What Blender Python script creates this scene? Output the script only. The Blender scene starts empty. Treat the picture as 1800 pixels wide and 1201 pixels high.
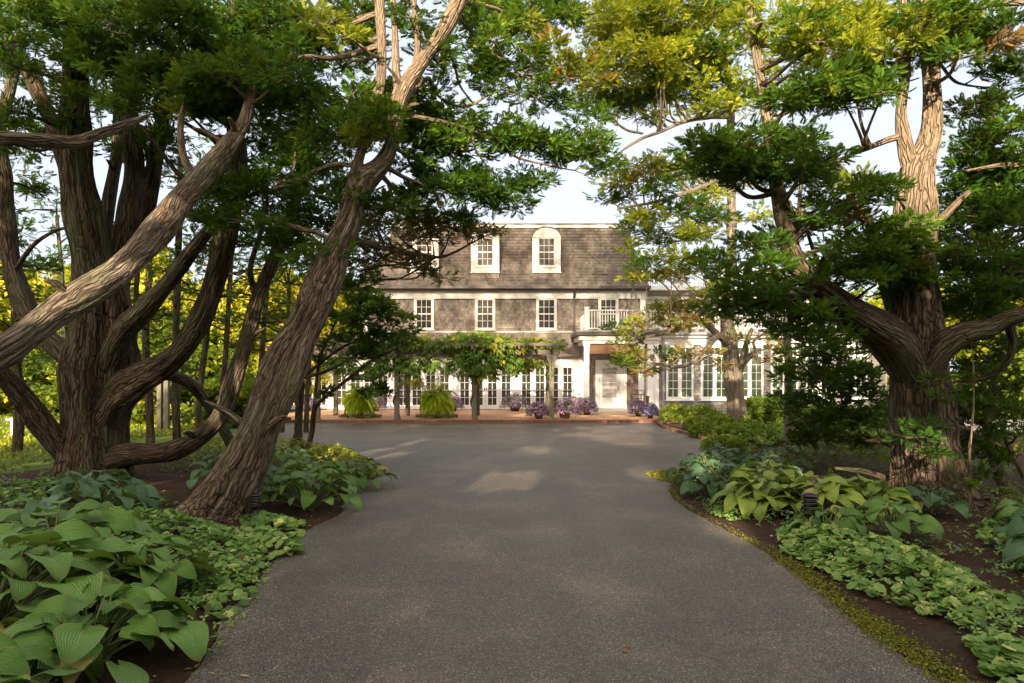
import bpy, bmesh, math, random
import numpy as np
from mathutils import Vector, Matrix
rng = np.random.default_rng(7)
random.seed(7)
R = math.radians
scene = bpy.context.scene
col = scene.collection
F, HY, HC = 1200.0, 664.0, 1.6

# ------------------------------------------------------------------ mapping helpers
def P(px, py, Y):
    return Vector(((px-900)*Y/F, Y, HC+(HY-py)*Y/F))
def XZ(px, py, Y):
    return (px-900)*Y/F, HC+(HY-py)*Y/F
def G(px, py, z=0.0):
    Y = F*(HC-z)/(py-HY)
    return Vector(((px-900)*Y/F, Y, z))

# ------------------------------------------------------------------ scene objects
def tag(o, label=None, cat=None, group=None, kind=None):
    if label: o["label"] = label
    if cat: o["category"] = cat
    if group: o["group"] = group
    if kind: o["kind"] = kind
    return o
def empty(name, loc, label=None, cat=None, group=None, rz=0):
    o = bpy.data.objects.new(name, None); o.location = loc; o.rotation_euler = (0, 0, rz)
    o.empty_display_size = .3
    col.objects.link(o); return tag(o, label, cat, group)
def link_mesh(name, me, mat, parent=None, smooth=False):
    if mat is not None:
        for m in (mat if isinstance(mat, (list, tuple)) else [mat]): me.materials.append(m)
    if smooth: me.polygons.foreach_set("use_smooth", np.ones(len(me.polygons), dtype=bool))
    o = bpy.data.objects.new(name, me); col.objects.link(o)
    if parent is not None:
        p, loc = parent, Vector((0, 0, 0))
        o.parent = p
        # meshes are modelled in world space: cancel the parent's placement
        m = Matrix.Identity(4)
        q = p
        chain = []
        while q is not None: chain.append(q); q = q.parent
        w = Matrix.Identity(4)
        for q in reversed(chain): w = w @ q.matrix_parent_inverse @ q.matrix_basis
        o.matrix_parent_inverse = w.inverted()
    return o
def copy_tree(o, parent=None):
    c = o.copy(); col.objects.link(c)
    if parent is not None: c.parent = parent
    for ch in list(o.children): copy_tree(ch, c)
    return c

class MB:
    """collects faces; builds one mesh object"""
    def __init__(s): s.v = []; s.f = []; s.mi = []; s.m = 0
    def box(s, x0, x1, y0, y1, z0, z1):
        b = len(s.v)
        s.v += [(x0,y0,z0),(x1,y0,z0),(x1,y1,z0),(x0,y1,z0),(x0,y0,z1),(x1,y0,z1),(x1,y1,z1),(x0,y1,z1)]
        s.f += [(b,b+3,b+2,b+1),(b+4,b+5,b+6,b+7),(b,b+1,b+5,b+4),(b+1,b+2,b+6,b+5),(b+2,b+3,b+7,b+6),(b+3,b,b+4,b+7)]
        s.mi += [s.m]*6; return s
    def quad(s, a, b_, c, d):
        b = len(s.v); s.v += [tuple(a), tuple(b_), tuple(c), tuple(d)]; s.f.append((b,b+1,b+2,b+3)); s.mi.append(s.m); return s
    def poly(s, pts):
        b = len(s.v); s.v += [tuple(p) for p in pts]; s.f.append(tuple(range(b, b+len(pts)))); s.mi.append(s.m); return s
    def prism(s, pts, y0, y1):
        """outline in XZ extruded along Y"""
        n = len(pts); b = len(s.v)
        s.v += [(x, y0, z) for x, z in pts] + [(x, y1, z) for x, z in pts]
        s.f.append(tuple(range(b, b+n))); s.f.append(tuple(reversed(range(b+n, b+2*n))))
        for i in range(n):
            j = (i+1) % n; s.f.append((b+i, b+n+i, b+n+j, b+j))
        s.mi += [s.m]*(n+2); return s
    def bar(s, a, b_, w, h=None, up=(0,0,1)):
        h = h or w; a = Vector(a); b_ = Vector(b_); d = (b_-a).normalized()
        u = d.cross(Vector(up));
        if u.length < 1e-4: u = Vector((1,0,0))
        u.normalize(); v = u.cross(d).normalized(); u *= w/2; v *= h/2
        k = len(s.v)
        for p in (a, b_):
            for q in (-u-v, u-v, u+v, -u+v): s.v.append(tuple(p+q))
        s.f += [(k,k+3,k+2,k+1),(k+4,k+5,k+6,k+7)] + [(k+i,k+(i+1)%4,k+4+(i+1)%4,k+4+i) for i in range(4)]
        s.mi += [s.m]*6; return s
    def lathe(s, prof, cx=0, cy=0, n=20):
        b = len(s.v)
        for r, z in prof:
            for i in range(n):
                a = 2*math.pi*i/n; s.v.append((cx+r*math.cos(a), cy+r*math.sin(a), z))
        for k in range(len(prof)-1):
            for i in range(n):
                j = (i+1) % n
                s.f.append((b+k*n+i, b+k*n+j, b+(k+1)*n+j, b+(k+1)*n+i)); s.mi.append(s.m)
        return s
    def build(s, name, mat, parent=None, smooth=False, bevel=0):
        me = bpy.data.meshes.new(name); me.from_pydata(s.v, [], s.f); 
        me.polygons.foreach_set("material_index", s.mi); me.update()
        o = link_mesh(name, me, mat, parent, smooth)
        if bevel:
            m = o.modifiers.new("bevel", 'BEVEL'); m.width = bevel; m.segments = 2; m.limit_method = 'ANGLE'
        return o

# ------------------------------------------------------------------ node helpers
class NT:
    def __init__(s, name):
        s.mat = bpy.data.materials.new(name); s.mat.use_nodes = True
        s.t = s.mat.node_tree; s.n = s.t.nodes; s.n.clear()
        s.out = s.n.new('ShaderNodeOutputMaterial')
    def node(s, ty, **kw):
        n = s.n.new(ty)
        for k, v in kw.items():
            if k.startswith('i_'):
                key = k[2:]
                key = int(key) if key.isdigit() else key.replace('_', ' ')
                s.set(n.inputs[key], v)
            else: setattr(n, k, v)
        return n
    def set(s, inp, v):
        if isinstance(v, bpy.types.NodeSocket): s.t.links.new(v, inp)
        elif isinstance(v, bpy.types.Node): s.t.links.new(v.outputs[0], inp)
        else:
            if isinstance(v, (tuple, list)) and len(v) == 3 and inp.type == 'RGBA': v = (*v, 1)
            inp.default_value = v
    def noise(s, vec, scale, detail=4, rough=.55, dist=0):
        n = s.node('ShaderNodeTexNoise', i_Scale=scale, i_Detail=detail, i_Roughness=rough, i_Distortion=dist)
        if vec is not None: s.set(n.inputs['Vector'], vec)
        return n.outputs[0]
    def ramp(s, fac, stops, interp='LINEAR'):
        n = s.node('ShaderNodeValToRGB'); s.set(n.inputs[0], fac); cr = n.color_ramp; cr.interpolation = interp
        while len(cr.elements) < len(stops): cr.elements.new(.5)
        for e, (p, c) in zip(cr.elements, stops):
            e.position = p; e.color = (*c, 1) if not isinstance(c, (int, float)) else (c, c, c, 1)
        return n.outputs[0]
    def mix(s, fac, a, b, mode='MIX'):
        n = s.node('ShaderNodeMix', data_type='RGBA', blend_type=mode)
        s.set(n.inputs[0], fac); s.set(n.inputs[6], a); s.set(n.inputs[7], b); return n.outputs[2]
    def math(s, op, a, b=0.0, c=None):
        n = s.node('ShaderNodeMath', operation=op); s.set(n.inputs[0], a); s.set(n.inputs[1], b)
        if c is not None: s.set(n.inputs[2], c)
        return n.outputs[0]
    def mapping(s, vec, scale=(1,1,1), loc=(0,0,0)):
        n = s.node('ShaderNodeMapping'); s.set(n.inputs[0], vec); n.inputs['Scale'].default_value = scale; n.inputs['Location'].default_value = loc
        return n.outputs[0]
    def obj(s): return s.node('ShaderNodeTexCoord').outputs['Object']
    def pos(s): return s.node('ShaderNodeNewGeometry').outputs['Position']
    def attr(s, name, out=2):
        return s.node('ShaderNodeAttribute', attribute_name=name).outputs[out]
    def bump(s, h, strength=.3, dist=.01, normal=None):
        n = s.node('ShaderNodeBump', i_Strength=strength, i_Distance=dist); s.set(n.inputs['Height'], h)
        if normal is not None: s.set(n.inputs['Normal'], normal)
        return n.outputs[0]
    def principled(s, color, rough=.6, normal=None, spec=.4, **kw):
        n = s.node('ShaderNodeBsdfPrincipled'); s.set(n.inputs['Base Color'], color); s.set(n.inputs['Roughness'], rough)
        n.inputs['Specular IOR Level'].default_value = spec
        if normal is not None: s.set(n.inputs['Normal'], normal)
        for k, v in kw.items(): s.set(n.inputs[k.replace('_', ' ')], v)
        s.t.links.new(n.outputs[0], s.out.inputs[0]); return n
    def leaf(s, color, rough=.5, trans=.35, normal=None, spec=.35, tcol=None):
        p = s.principled(color, rough, normal, spec)
        t = s.node('ShaderNodeBsdfTranslucent'); s.set(t.inputs[0], tcol if tcol is not None else color)
        if normal is not None: s.set(t.inputs['Normal'], normal)
        m = s.node('ShaderNodeMixShader'); m.inputs[0].default_value = trans
        s.t.links.new(p.outputs[0], m.inputs[1]); s.t.links.new(t.outputs[0], m.inputs[2])
        s.t.links.new(m.outputs[0], s.out.inputs[0])

M = {}
def mat(name):
    def deco(fn):
        nt = NT(name); fn(nt); M[name] = nt.mat; return fn
    return deco

@mat('white_paint')
def _(s):
    p = s.pos(); n = s.noise(s.mapping(p, (1, 1, .35)), 3.0, 6, .6); n2 = s.noise(p, 30, 3)
    c = s.ramp(n, [(.3, (.42, .415, .405)), (.6, (.56, .556, .55))])
    s.principled(c, .5, s.bump(n2, .08, .004), .35)
@mat('shade_lifted_white')  # white raised to make up for the shade these parts stand in
def _(s):
    p = s.pos(); n = s.noise(s.mapping(p, (1, 1, .35)), 3.0, 6, .6)
    s.principled(s.ramp(n, [(.3, (.64, .67, .70)), (.6, (.76, .79, .82))]), .5)
@mat('bark_dark')
def _(s):
    a = s.attr('bk', 1)
    av = s.mix(.035, a, s.node('ShaderNodeTexNoise', i_Vector=a, i_Scale=6.0).outputs[1], 'ADD')
    st = s.noise(s.mapping(av, (50, 50, 2.2)), 1.0, 6, .72); co = s.noise(s.mapping(av, (14, 14, .8)), 1.0, 4, .6)
    fu = s.node('ShaderNodeTexVoronoi', feature='DISTANCE_TO_EDGE'); s.set(fu.inputs['Vector'], s.mapping(s.mix(.09, a, s.node('ShaderNodeTexNoise', i_Vector=a, i_Scale=3.5).outputs[1], 'ADD'), (26, 26, 2.0))); fu.inputs['Scale'].default_value = 1
    fr_ = s.ramp(fu.outputs[0], [(0, 0.0), (.2, 1.0)])
    t = s.math('ADD', s.math('MULTIPLY', st, .5), s.math('ADD', s.math('MULTIPLY', co, .35), s.math('MULTIPLY', fr_, .13)))
    c = s.ramp(t, [(.37, (.012, .009, .006)), (.47, (.062, .046, .030)), (.58, (.145, .112, .078)), (.72, (.28, .23, .17))])
    g = s.noise(s.mapping(a, (3, 3, .8)), 1.2, 4, .6)
    c = s.mix(s.ramp(g, [(.5, 0.0), (.66, .75)]), c, s.mix(t, (.03, .04, .018), (.19, .215, .12)))
    rd = s.noise(s.mapping(a, (2.4, 2.4, .6)), 1.9, 3, .5)
    c = s.mix(s.ramp(rd, [(.52, 0.0), (.72, .6)]), c, s.mix(t, (.03, .012, .008), (.19, .10, .06)))
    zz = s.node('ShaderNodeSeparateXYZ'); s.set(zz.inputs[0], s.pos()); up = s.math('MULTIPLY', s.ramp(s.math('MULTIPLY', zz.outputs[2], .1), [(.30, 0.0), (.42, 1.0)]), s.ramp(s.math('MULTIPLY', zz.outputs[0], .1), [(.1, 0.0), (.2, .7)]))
    c = s.mix(up, c, s.mix(t, (.12, .08, .05), (.66, .52, .38)))  # painted sunlight: right-hand stems turn pale tan higher up
    s.principled(c, .85, s.bump(s.math('ADD', s.math('MULTIPLY', st, .5), s.math('ADD', co, s.math('MULTIPLY', fr_, .5))), 1.0, .09), .25)
@mat('bark_pale')
def _(s):
    a = s.attr('bk', 1)
    av = s.mix(.035, a, s.node('ShaderNodeTexNoise', i_Vector=a, i_Scale=6.0).outputs[1], 'ADD')
    st = s.noise(s.mapping(av, (45, 45, 2.2)), 1.0, 6, .72)
    c = s.ramp(st, [(.34, (.05, .04, .03)), (.5, (.19, .165, .125)), (.68, (.38, .34, .27))])
    s.principled(c, .85, s.bump(st, 1.0, .06), .25)
def shingle_mat(s, c0, c1, c2, sx=.13, sz=.13, face='Y'):
    p = s.pos()
    sep = s.node('ShaderNodeSeparateXYZ'); s.set(sep.inputs[0], p)
    cmb = s.node('ShaderNodeCombineXYZ'); s.set(cmb.inputs[0], sep.outputs[0]); s.set(cmb.inputs[1], sep.outputs[2])
    b = s.node('ShaderNodeTexBrick', offset=.5, offset_frequency=2, squash=.8, squash_frequency=3)
    s.set(b.inputs['Vector'], cmb.outputs[0])
    s.set(b.inputs['Color1'], (0, 0, 0)); s.set(b.inputs['Color2'], (1, 1, 1)); s.set(b.inputs['Mortar'], (0, 0, 0))
    b.inputs['Scale'].default_value = 1; b.inputs['Mortar Size'].default_value = .004; b.inputs['Mortar Smooth'].default_value = .3
    b.inputs['Brick Width'].default_value = sx; b.inputs['Row Height'].default_value = sz; b.inputs['Bias'].default_value = 0
    big = s.noise(s.mapping(p, (1, 1, .6)), .9, 5, .6)
    streak = s.noise(s.mapping(p, (14, 14, 1.2)), 1.5, 5, .65)
    t = s.math('ADD', s.math('MULTIPLY', b.outputs[0], .30), s.math('ADD', s.math('MULTIPLY', big, .55), s.math('MULTIPLY', streak, .45)))
    c = s.ramp(s.math('MULTIPLY', t, .95), [(.38, c0), (.62, c1), (.88, c2)])
    c = s.mix(s.math('MULTIPLY', b.outputs[1], .75), c, (.05, .04, .03))
    s.principled(c, .85, s.bump(s.math('SUBTRACT', streak, s.math('MULTIPLY', b.outputs[1], .8)), .5, .012), .2)
@mat('wall_shingles')
def _(s): shingle_mat(s, (.092, .077, .067), (.182, .156, .138), (.29, .252, .222), .12, .135)
@mat('roof_shingles')
def _(s): shingle_mat(s, (.075, .063, .053), (.135, .115, .098), (.205, .175, .148), .15, .155)
@mat('new_shingles')
def _(s): shingle_mat(s, (.12, .09, .075), (.22, .175, .15), (.33, .27, .23), .11, .135)
@mat('grey_shingles')
def _(s): shingle_mat(s, (.17, .16, .145), (.26, .25, .225), (.36, .345, .31), .13, .135)
@mat('dark_metal')
def _(s):
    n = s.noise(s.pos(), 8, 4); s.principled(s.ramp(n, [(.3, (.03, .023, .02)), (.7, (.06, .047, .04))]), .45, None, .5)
@mat('black_metal')
def _(s):
    n = s.noise(s.pos(), 30, 3); s.principled(s.ramp(n, [(.3, (.008, .007, .008)), (.7, (.025, .02, .025))]), .35)
@mat('grey_gutter')
def _(s): s.principled((.24, .25, .27), .5)
@mat('grey_wood')
def _(s):
    p = s.pos(); n = s.noise(s.mapping(p, (12, 12, 1.5)), 4, 6, .7); g = s.noise(p, 2.2, 3)
    c = s.mix(s.math('MULTIPLY', g, .4), s.ramp(n, [(.3, (.08, .07, .058)), (.7, (.20, .18, .15))]), (.11, .13, .08))
    s.principled(c, .85, s.bump(n, .4, .01), .2)
@mat('beam_wood')
def _(s):
    p = s.pos(); n = s.noise(s.mapping(p, (1.2, 12, 12)), 4, 6, .7)
    s.principled(s.ramp(n, [(.3, (.065, .055, .046)), (.7, (.18, .155, .13))]), .85, s.bump(n, .4, .01), .2)
@mat('brown_wood')
def _(s):
    p = s.pos(); n = s.noise(s.mapping(p, (1, 6, 14)), 3, 5, .6)
    s.principled(s.ramp(n, [(.3, (.10, .045, .02)), (.7, (.20, .095, .05))]), .5, s.bump(n, .2, .006))
def glass(s, c0, c1, fold=9.0, amt=.5, rough=.06):
    p = s.pos(); sep = s.node('ShaderNodeSeparateXYZ'); s.set(sep.inputs[0], p)
    w = s.noise(s.mapping(p, (fold, 0, .25)), 1.6, 3, .6)
    n = s.noise(p, .7, 3)
    t = s.math('ADD', s.math('MULTIPLY', w, amt), s.math('MULTIPLY', n, 1-amt))
    c = s.ramp(t, [(.35, c0), (.62, c1)])
    nb = s.noise(p, 1.4, 2)
    s.principled(c, .8, None, .2, Coat_Weight=.35, Coat_Roughness=rough, Coat_Normal=s.bump(nb, .25, .05), Coat_IOR=1.5)
@mat('glass_curtain')
def _(s): glass(s, (.015, .017, .013), (.058, .058, .048), 10, .7)
@mat('glass_dark')
def _(s): glass(s, (.010, .010, .010), (.042, .040, .038), 5, .4)
@mat('glass_blind')
def _(s): glass(s, (.022, .021, .019), (.085, .08, .072), 7, .6)
@mat('glass_green')
def _(s): glass(s, (.015, .025, .015), (.085, .12, .07), 4, .35)
@mat('screen_mesh')
def _(s):
    p = s.pos(); w = s.noise(s.mapping(p, (1.2, 1, 14)), 1.3, 3)
    s.principled(s.ramp(w, [(.35, (.26, .25, .25)), (.6, (.46, .45, .45))]), .5)
@mat('brick_paving')
def _(s):
    p = s.pos(); b = s.node('ShaderNodeTexBrick', offset=.5)
    s.set(b.inputs['Vector'], p); s.set(b.inputs['Color1'], (.58, .31, .18)); s.set(b.inputs['Color2'], (.44, .23, .13)); s.set(b.inputs['Mortar'], (.40, .30, .22))
    b.inputs['Scale'].default_value = 1; b.inputs['Brick Width'].default_value = .20; b.inputs['Row Height'].default_value = .10; b.inputs['Mortar Size'].default_value = .008
    n = s.noise(p, 1.3, 5); c = s.mix(s.math('MULTIPLY', n, .5), b.outputs[0], (.58, .36, .22))
    s.principled(c, .75, s.bump(b.outputs[1], -.4, .006), .25)
@mat('brick_edge')
def _(s):
    p = s.pos(); b = s.node('ShaderNodeTexBrick', offset=0)
    s.set(b.inputs['Vector'], p); s.set(b.inputs['Color1'], (.20, .085, .055)); s.set(b.inputs['Color2'], (.11, .06, .045)); s.set(b.inputs['Mortar'], (.09, .075, .06))
    b.inputs['Scale'].default_value = 1; b.inputs['Brick Width'].default_value = .105; b.inputs['Row Height'].default_value = .5; b.inputs['Mortar Size'].default_value = .006
    s.principled(b.outputs[0], .8)
@mat('stone_slab')
def _(s):
    p = s.pos(); n = s.noise(p, 3, 6); s.principled(s.ramp(n, [(.3, (.38, .34, .29)), (.7, (.56, .51, .45))]), .7)
@mat('asphalt')
def _(s):
    p = s.pos()
    fine = s.noise(p, 220, 3, .75)
    v = s.node('ShaderNodeTexVoronoi', feature='F1'); s.set(v.inputs['Vector'], p); v.inputs['Scale'].default_value = 125
    sepc = s.node('ShaderNodeSeparateColor'); s.set(sepc.inputs[0], v.outputs['Color'])
    spark = s.ramp(sepc.outputs[0], [(.0, .4), (.55, .8), (.86, 1.4), (.98, 3.2)])
    pit = s.ramp(v.outputs['Distance'], [(.15, 1.2), (.7, .4)])
    big = s.noise(p, .55, 5, .6); mid = s.noise(s.mapping(p, (1, .35, 1)), 2.2, 5, .6)
    c = s.ramp(s.math('ADD', s.math('MULTIPLY', big, .6), s.math('MULTIPLY', mid, .4)), [(.36, (.074, .064, .052)), (.5, (.114, .099, .080)), (.64, (.195, .168, .132))])
    sx = s.node('ShaderNodeSeparateXYZ'); s.set(sx.inputs[0], s.mix(.06, p, s.noise(p, .4, 2)))
    ln = s.math('MULTIPLY', s.math('ADD', s.math('COSINE', s.math('MULTIPLY', s.math('SUBTRACT', sx.outputs[0], .2), 4.1)), 1.0), .5)   # tyre-worn lanes
    c = s.mix(s.math('MULTIPLY', ln, .28), c, (.085, .074, .060))
    c = s.mix(1, c, s.mix(1, spark, pit, 'MULTIPLY'), 'MULTIPLY')
    dust = s.math('MULTIPLY', s.ramp(s.noise(p, 1.1, 6, .7), [(.52, 0.0), (.75, 1.0)]), .3)
    c = s.mix(dust, c, (.23, .185, .135))
    crack = s.node('ShaderNodeTexVoronoi', feature='DISTANCE_TO_EDGE'); s.set(crack.inputs['Vector'], s.mix(.12, p, s.noise(p, 3, 4))); crack.inputs['Scale'].default_value = .45
    ck = s.math('MULTIPLY', s.ramp(crack.outputs[0], [(.0, 1.0), (.006, 0.0)]), s.ramp(s.noise(p, .8, 2), [(.52, 0.0), (.6, .7)]))
    c = s.mix(ck, c, (.03, .026, .022))
    h = s.math('ADD', s.math('MULTIPLY', v.outputs['Distance'], -1.0), s.math('MULTIPLY', fine, .5))
    s.principled(c, .5, s.bump(h, .8, .006), .8)
@mat('soil')
def _(s):
    p = s.pos(); n = s.noise(p, 40, 6, .7); v = s.node('ShaderNodeTexVoronoi'); s.set(v.inputs['Vector'], s.mapping(p, (1, 2.2, 1))); v.inputs['Scale'].default_value = 38
    c = s.ramp(n, [(.3, (.022, .013, .009)), (.55, (.065, .038, .025)), (.8, (.13, .085, .055))])
    c = s.mix(.4, c, v.outputs['Color'], 'MULTIPLY'); g = s.noise(p, 1.1, 4)
    c = s.mix(s.ramp(g, [(.55, 0.0), (.7, .5)]), c, (.045, .06, .02))
    s.principled(c, .9, s.bump(n, 1.0, .03), .2)
@mat('lawn')
def _(s):
    p = s.pos(); n = s.noise(p, .6, 6, .65); f = s.noise(s.mapping(p, (1, 1, 1)), 45, 4, .8)
    c = s.ramp(s.math('ADD', s.math('MULTIPLY', n, .6), s.math('MULTIPLY', f, .4)), [(.3, (.05, .085, .015)), (.55, (.13, .19, .03)), (.75, (.25, .28, .05))])
    s.principled(c, .8, s.bump(f, 1, .05), .2)
@mat('bark')
def _(s):
    a = s.attr('bk', 1)
    warp = s.noise(a, 5, 3)
    av = s.mix(.035, a, s.node('ShaderNodeTexNoise', i_Vector=a, i_Scale=6.0).outputs[1], 'ADD')
    st = s.noise(s.mapping(av, (80, 80, 3.4)), 1.0, 7, .75)
    co = s.noise(s.mapping(av, (16, 16, .9)), 1.0, 4, .6)
    fu = s.node('ShaderNodeTexVoronoi', feature='DISTANCE_TO_EDGE'); s.set(fu.inputs['Vector'], s.mapping(s.mix(.09, a, s.node('ShaderNodeTexNoise', i_Vector=a, i_Scale=3.5).outputs[1], 'ADD'), (34, 34, 2.6))); fu.inputs['Scale'].default_value = 1
    fr_ = s.ramp(fu.outputs[0], [(0, 0.0), (.22, 1.0)])
    t = s.math('ADD', s.math('MULTIPLY', st, .5), s.math('ADD', s.math('MULTIPLY', co, .35), s.math('MULTIPLY', fr_, .13)))
    c = s.ramp(t, [(.38, (.020, .014, .010)), (.46, (.095, .073, .052)), (.56, (.225, .180, .135)), (.68, (.42, .36, .285))])
    g = s.noise(s.mapping(a, (3, 3, 1.0)), 1.2, 4, .6)
    c = s.mix(s.ramp(g, [(.5, 0.0), (.68, .6)]), c, s.mix(t, (.05, .06, .025), (.26, .28, .15)))
    rd = s.noise(s.mapping(a, (2, 2, .7)), 1.7, 3, .5)
    c = s.mix(s.ramp(rd, [(.52, 0.0), (.75, .5)]), c, s.mix(t, (.05, .022, .012), (.27, .15, .085)))
    zz = s.node('ShaderNodeSeparateXYZ'); s.set(zz.inputs[0], s.pos()); c = s.mix(s.math('MULTIPLY', s.ramp(s.math('MULTIPLY', zz.outputs[2], .1), [(.43, 0.0), (.56, 1.0)]), .55), c, s.mix(t, (.12, .08, .05), (.62, .48, .34)))   # sunlight painted in: upper stems mixed to warm pale tan
    h = s.math('ADD', s.math('MULTIPLY', st, .5), s.math('ADD', co, s.math('MULTIPLY', fr_, .45)))
    s.principled(c, .85, s.bump(h, 1.0, .05), .25)
@mat('twig_bark')
def _(s):
    n = s.noise(s.pos(), 14, 3); s.principled(s.ramp(n, [(.3, (.05, .032, .022)), (.7, (.20, .145, .105))]), .9, None, .2)
@mat('cut_wood')
def _(s):
    n = s.noise(s.pos(), 40, 3); s.principled(s.ramp(n, [(.3, (.25, .15, .08)), (.7, (.45, .32, .2))]), .8)
def foliage_mat(s, stops, trans=.35, rough=.6, spec=.14):
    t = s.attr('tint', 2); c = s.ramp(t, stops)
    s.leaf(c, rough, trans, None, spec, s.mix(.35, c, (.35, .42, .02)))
@mat('cypress_dark')  # dark leaf green, lowered further to carry the shade of the crowns
def _(s): foliage_mat(s, [(0, (.035, .025, .008)), (.15, (.012, .036, .006)), (.55, (.034, .098, .012)), (.85, (.085, .185, .018)), (1, (.26, .33, .03))])
@mat('cypress_green')
def _(s): foliage_mat(s, [(0, (.14, .08, .025)), (.15, (.028, .065, .010)), (.55, (.060, .140, .016)), (.85, (.14, .25, .022)), (1, (.34, .36, .035))])
@mat('cypress_sunlit')  # sunlit version of the leaf green, sun's yellow put into the colour
def _(s): foliage_mat(s, [(0, (.34, .17, .04)), (.15, (.13, .16, .02)), (.5, (.22, .29, .022)), (.8, (.42, .44, .03)), (1, (.68, .60, .09))], .4)
@mat('cypress_brown')
def _(s): foliage_mat(s, [(0, (.34, .18, .07)), (.25, (.22, .15, .05)), (.6, (.15, .15, .035)), (1, (.18, .21, .035))], .3)
@mat('background_leaves')  # yellow end of the ramp stands in for low sun on the leaves
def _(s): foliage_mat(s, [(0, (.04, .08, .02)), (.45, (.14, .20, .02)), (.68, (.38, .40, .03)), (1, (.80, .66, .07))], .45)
@mat('shrub_leaves')
def _(s): foliage_mat(s, [(0, (.07, .05, .02)), (.3, (.07, .14, .02)), (.7, (.17, .26, .04)), (1, (.38, .40, .08))], .35)
@mat('wisteria_leaves')
def _(s): foliage_mat(s, [(0, (.20, .16, .03)), (.25, (.07, .15, .03)), (.6, (.11, .21, .04)), (.85, (.19, .27, .045)), (1, (.36, .33, .05))], .4)
@mat('fern_leaves')
def _(s): foliage_mat(s, [(0, (.20, .34, .02)), (.5, (.52, .68, .05)), (1, (.78, .84, .12))], .45)
@mat('cover_leaves')
def _(s): foliage_mat(s, [(0, (.11, .07, .02)), (.1, (.05, .11, .028)), (.5, (.12, .25, .05)), (.85, (.27, .41, .10)), (1, (.50, .53, .18))], .3, .5, .35)
@mat('gold_cover_leaves')
def _(s): foliage_mat(s, [(0, (.07, .10, .02)), (.5, (.20, .26, .04)), (1, (.42, .42, .07))], .35)
@mat('moss')
def _(s): foliage_mat(s, [(0, (.08, .085, .02)), (.4, (.17, .19, .025)), (1, (.38, .36, .04))], .2, .8, .1)
@mat('purple_flowers')
def _(s): foliage_mat(s, [(0, (.12, .07, .22)), (.4, (.26, .15, .36)), (.8, (.45, .28, .46)), (1, (.62, .47, .58))], .3)
@mat('blue_flowers')
def _(s): foliage_mat(s, [(0, (.07, .07, .20)), (.5, (.15, .14, .34)), (1, (.38, .36, .55))], .3)
@mat('dry_leaves')
def _(s): foliage_mat(s, [(0, (.09, .045, .025)), (.5, (.24, .13, .07)), (1, (.55, .40, .20))], .2)
def hosta_mat(s, lo, hi, edge, wear=.55, spec=.6):
    uv = s.node('ShaderNodeUVMap', uv_map='leaf').outputs[0]
    sep = s.node('ShaderNodeSeparateXYZ'); s.set(sep.inputs[0], uv)
    t = s.attr('tint', 2)
    vein = s.math('ABSOLUTE', s.math('SINE', s.math('ADD', s.math('MULTIPLY', sep.outputs[0], 25.0), s.math('MULTIPLY', s.noise(s.pos(), 22, 2), 1.6))))      # ribs run base to tip
    p = s.pos(); n = s.noise(p, 9, 4); n2 = s.noise(p, 55, 3, .7)
    c = s.mix(t, lo, hi)
    c = s.mix(s.math('MULTIPLY', n, .45), c, s.mix(.5, c, edge))
    c = s.mix(s.math('MULTIPLY', s.ramp(vein, [(0, 1.0), (.25, 0.0)]), .25), c, s.mix(.5, c, (.45, .52, .2)))
    mid = s.ramp(s.math('ABSOLUTE', sep.outputs[0]), [(0, 1.0), (.035, .0)])
    c = s.mix(s.math('MULTIPLY', mid, .4), c, (.35, .42, .15))
    c = s.mix(s.ramp(t, [(.93, 0.0), (.98, .85)]), c, (.52, .42, .10))
    rim = s.ramp(s.math('MAXIMUM', s.math('ABSOLUTE', sep.outputs[0]), sep.outputs[1]), [(.86, 0.0), (.99, 1.0)])
    dam = s.math('MULTIPLY', rim, s.ramp(s.noise(p, 14, 3), [(wear, 0.0), (wear+.12, 1.0)]))
    c = s.mix(dam, c, (.36, .22, .10))
    spot = s.ramp(s.noise(p, 70, 2), [(.70, 0.0), (.76, .7)]); c = s.mix(spot, c, (.25, .19, .08))
    h = s.math('ADD', vein, s.math('MULTIPLY', n2, .5))
    s.leaf(c, .36, .22, s.bump(s.math('ADD', h, s.math('MULTIPLY', s.noise(p, 28, 3), 1.6)), .8, .008), spec, s.mix(.4, c, (.4, .45, .03)))
@mat('hosta_green')
def _(s): hosta_mat(s, (.055, .165, .025), (.17, .37, .055), (.30, .42, .08), .50)
@mat('hosta_blue')
def _(s): hosta_mat(s, (.036, .115, .042), (.11, .25, .11), (.20, .30, .16), .62)
@mat('hosta_gold')
def _(s): hosta_mat(s, (.14, .28, .03), (.36, .50, .07), (.52, .56, .13), .62)
@mat('stalk')
def _(s):
    n = s.noise(s.pos(), 20, 3); s.principled(s.ramp(n, [(.3, (.10, .15, .04)), (.7, (.22, .27, .09))]), .5)
@mat('terracotta')
def _(s):
    n = s.noise(s.pos(), 9, 4); s.principled(s.ramp(n, [(.3, (.08, .045, .03)), (.7, (.17, .09, .06))]), .8)
@mat('wicker')
def _(s):
    p = s.pos(); n = s.noise(s.mapping(p, (20, 20, 40)), 2, 3); s.principled(s.ramp(n, [(.35, (.02, .012, .01)), (.65, (.10, .06, .045))]), .6, s.bump(n, .6, .01))
@mat('distant_white')
def _(s): s.principled((.75, .72, .68), .6)

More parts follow.
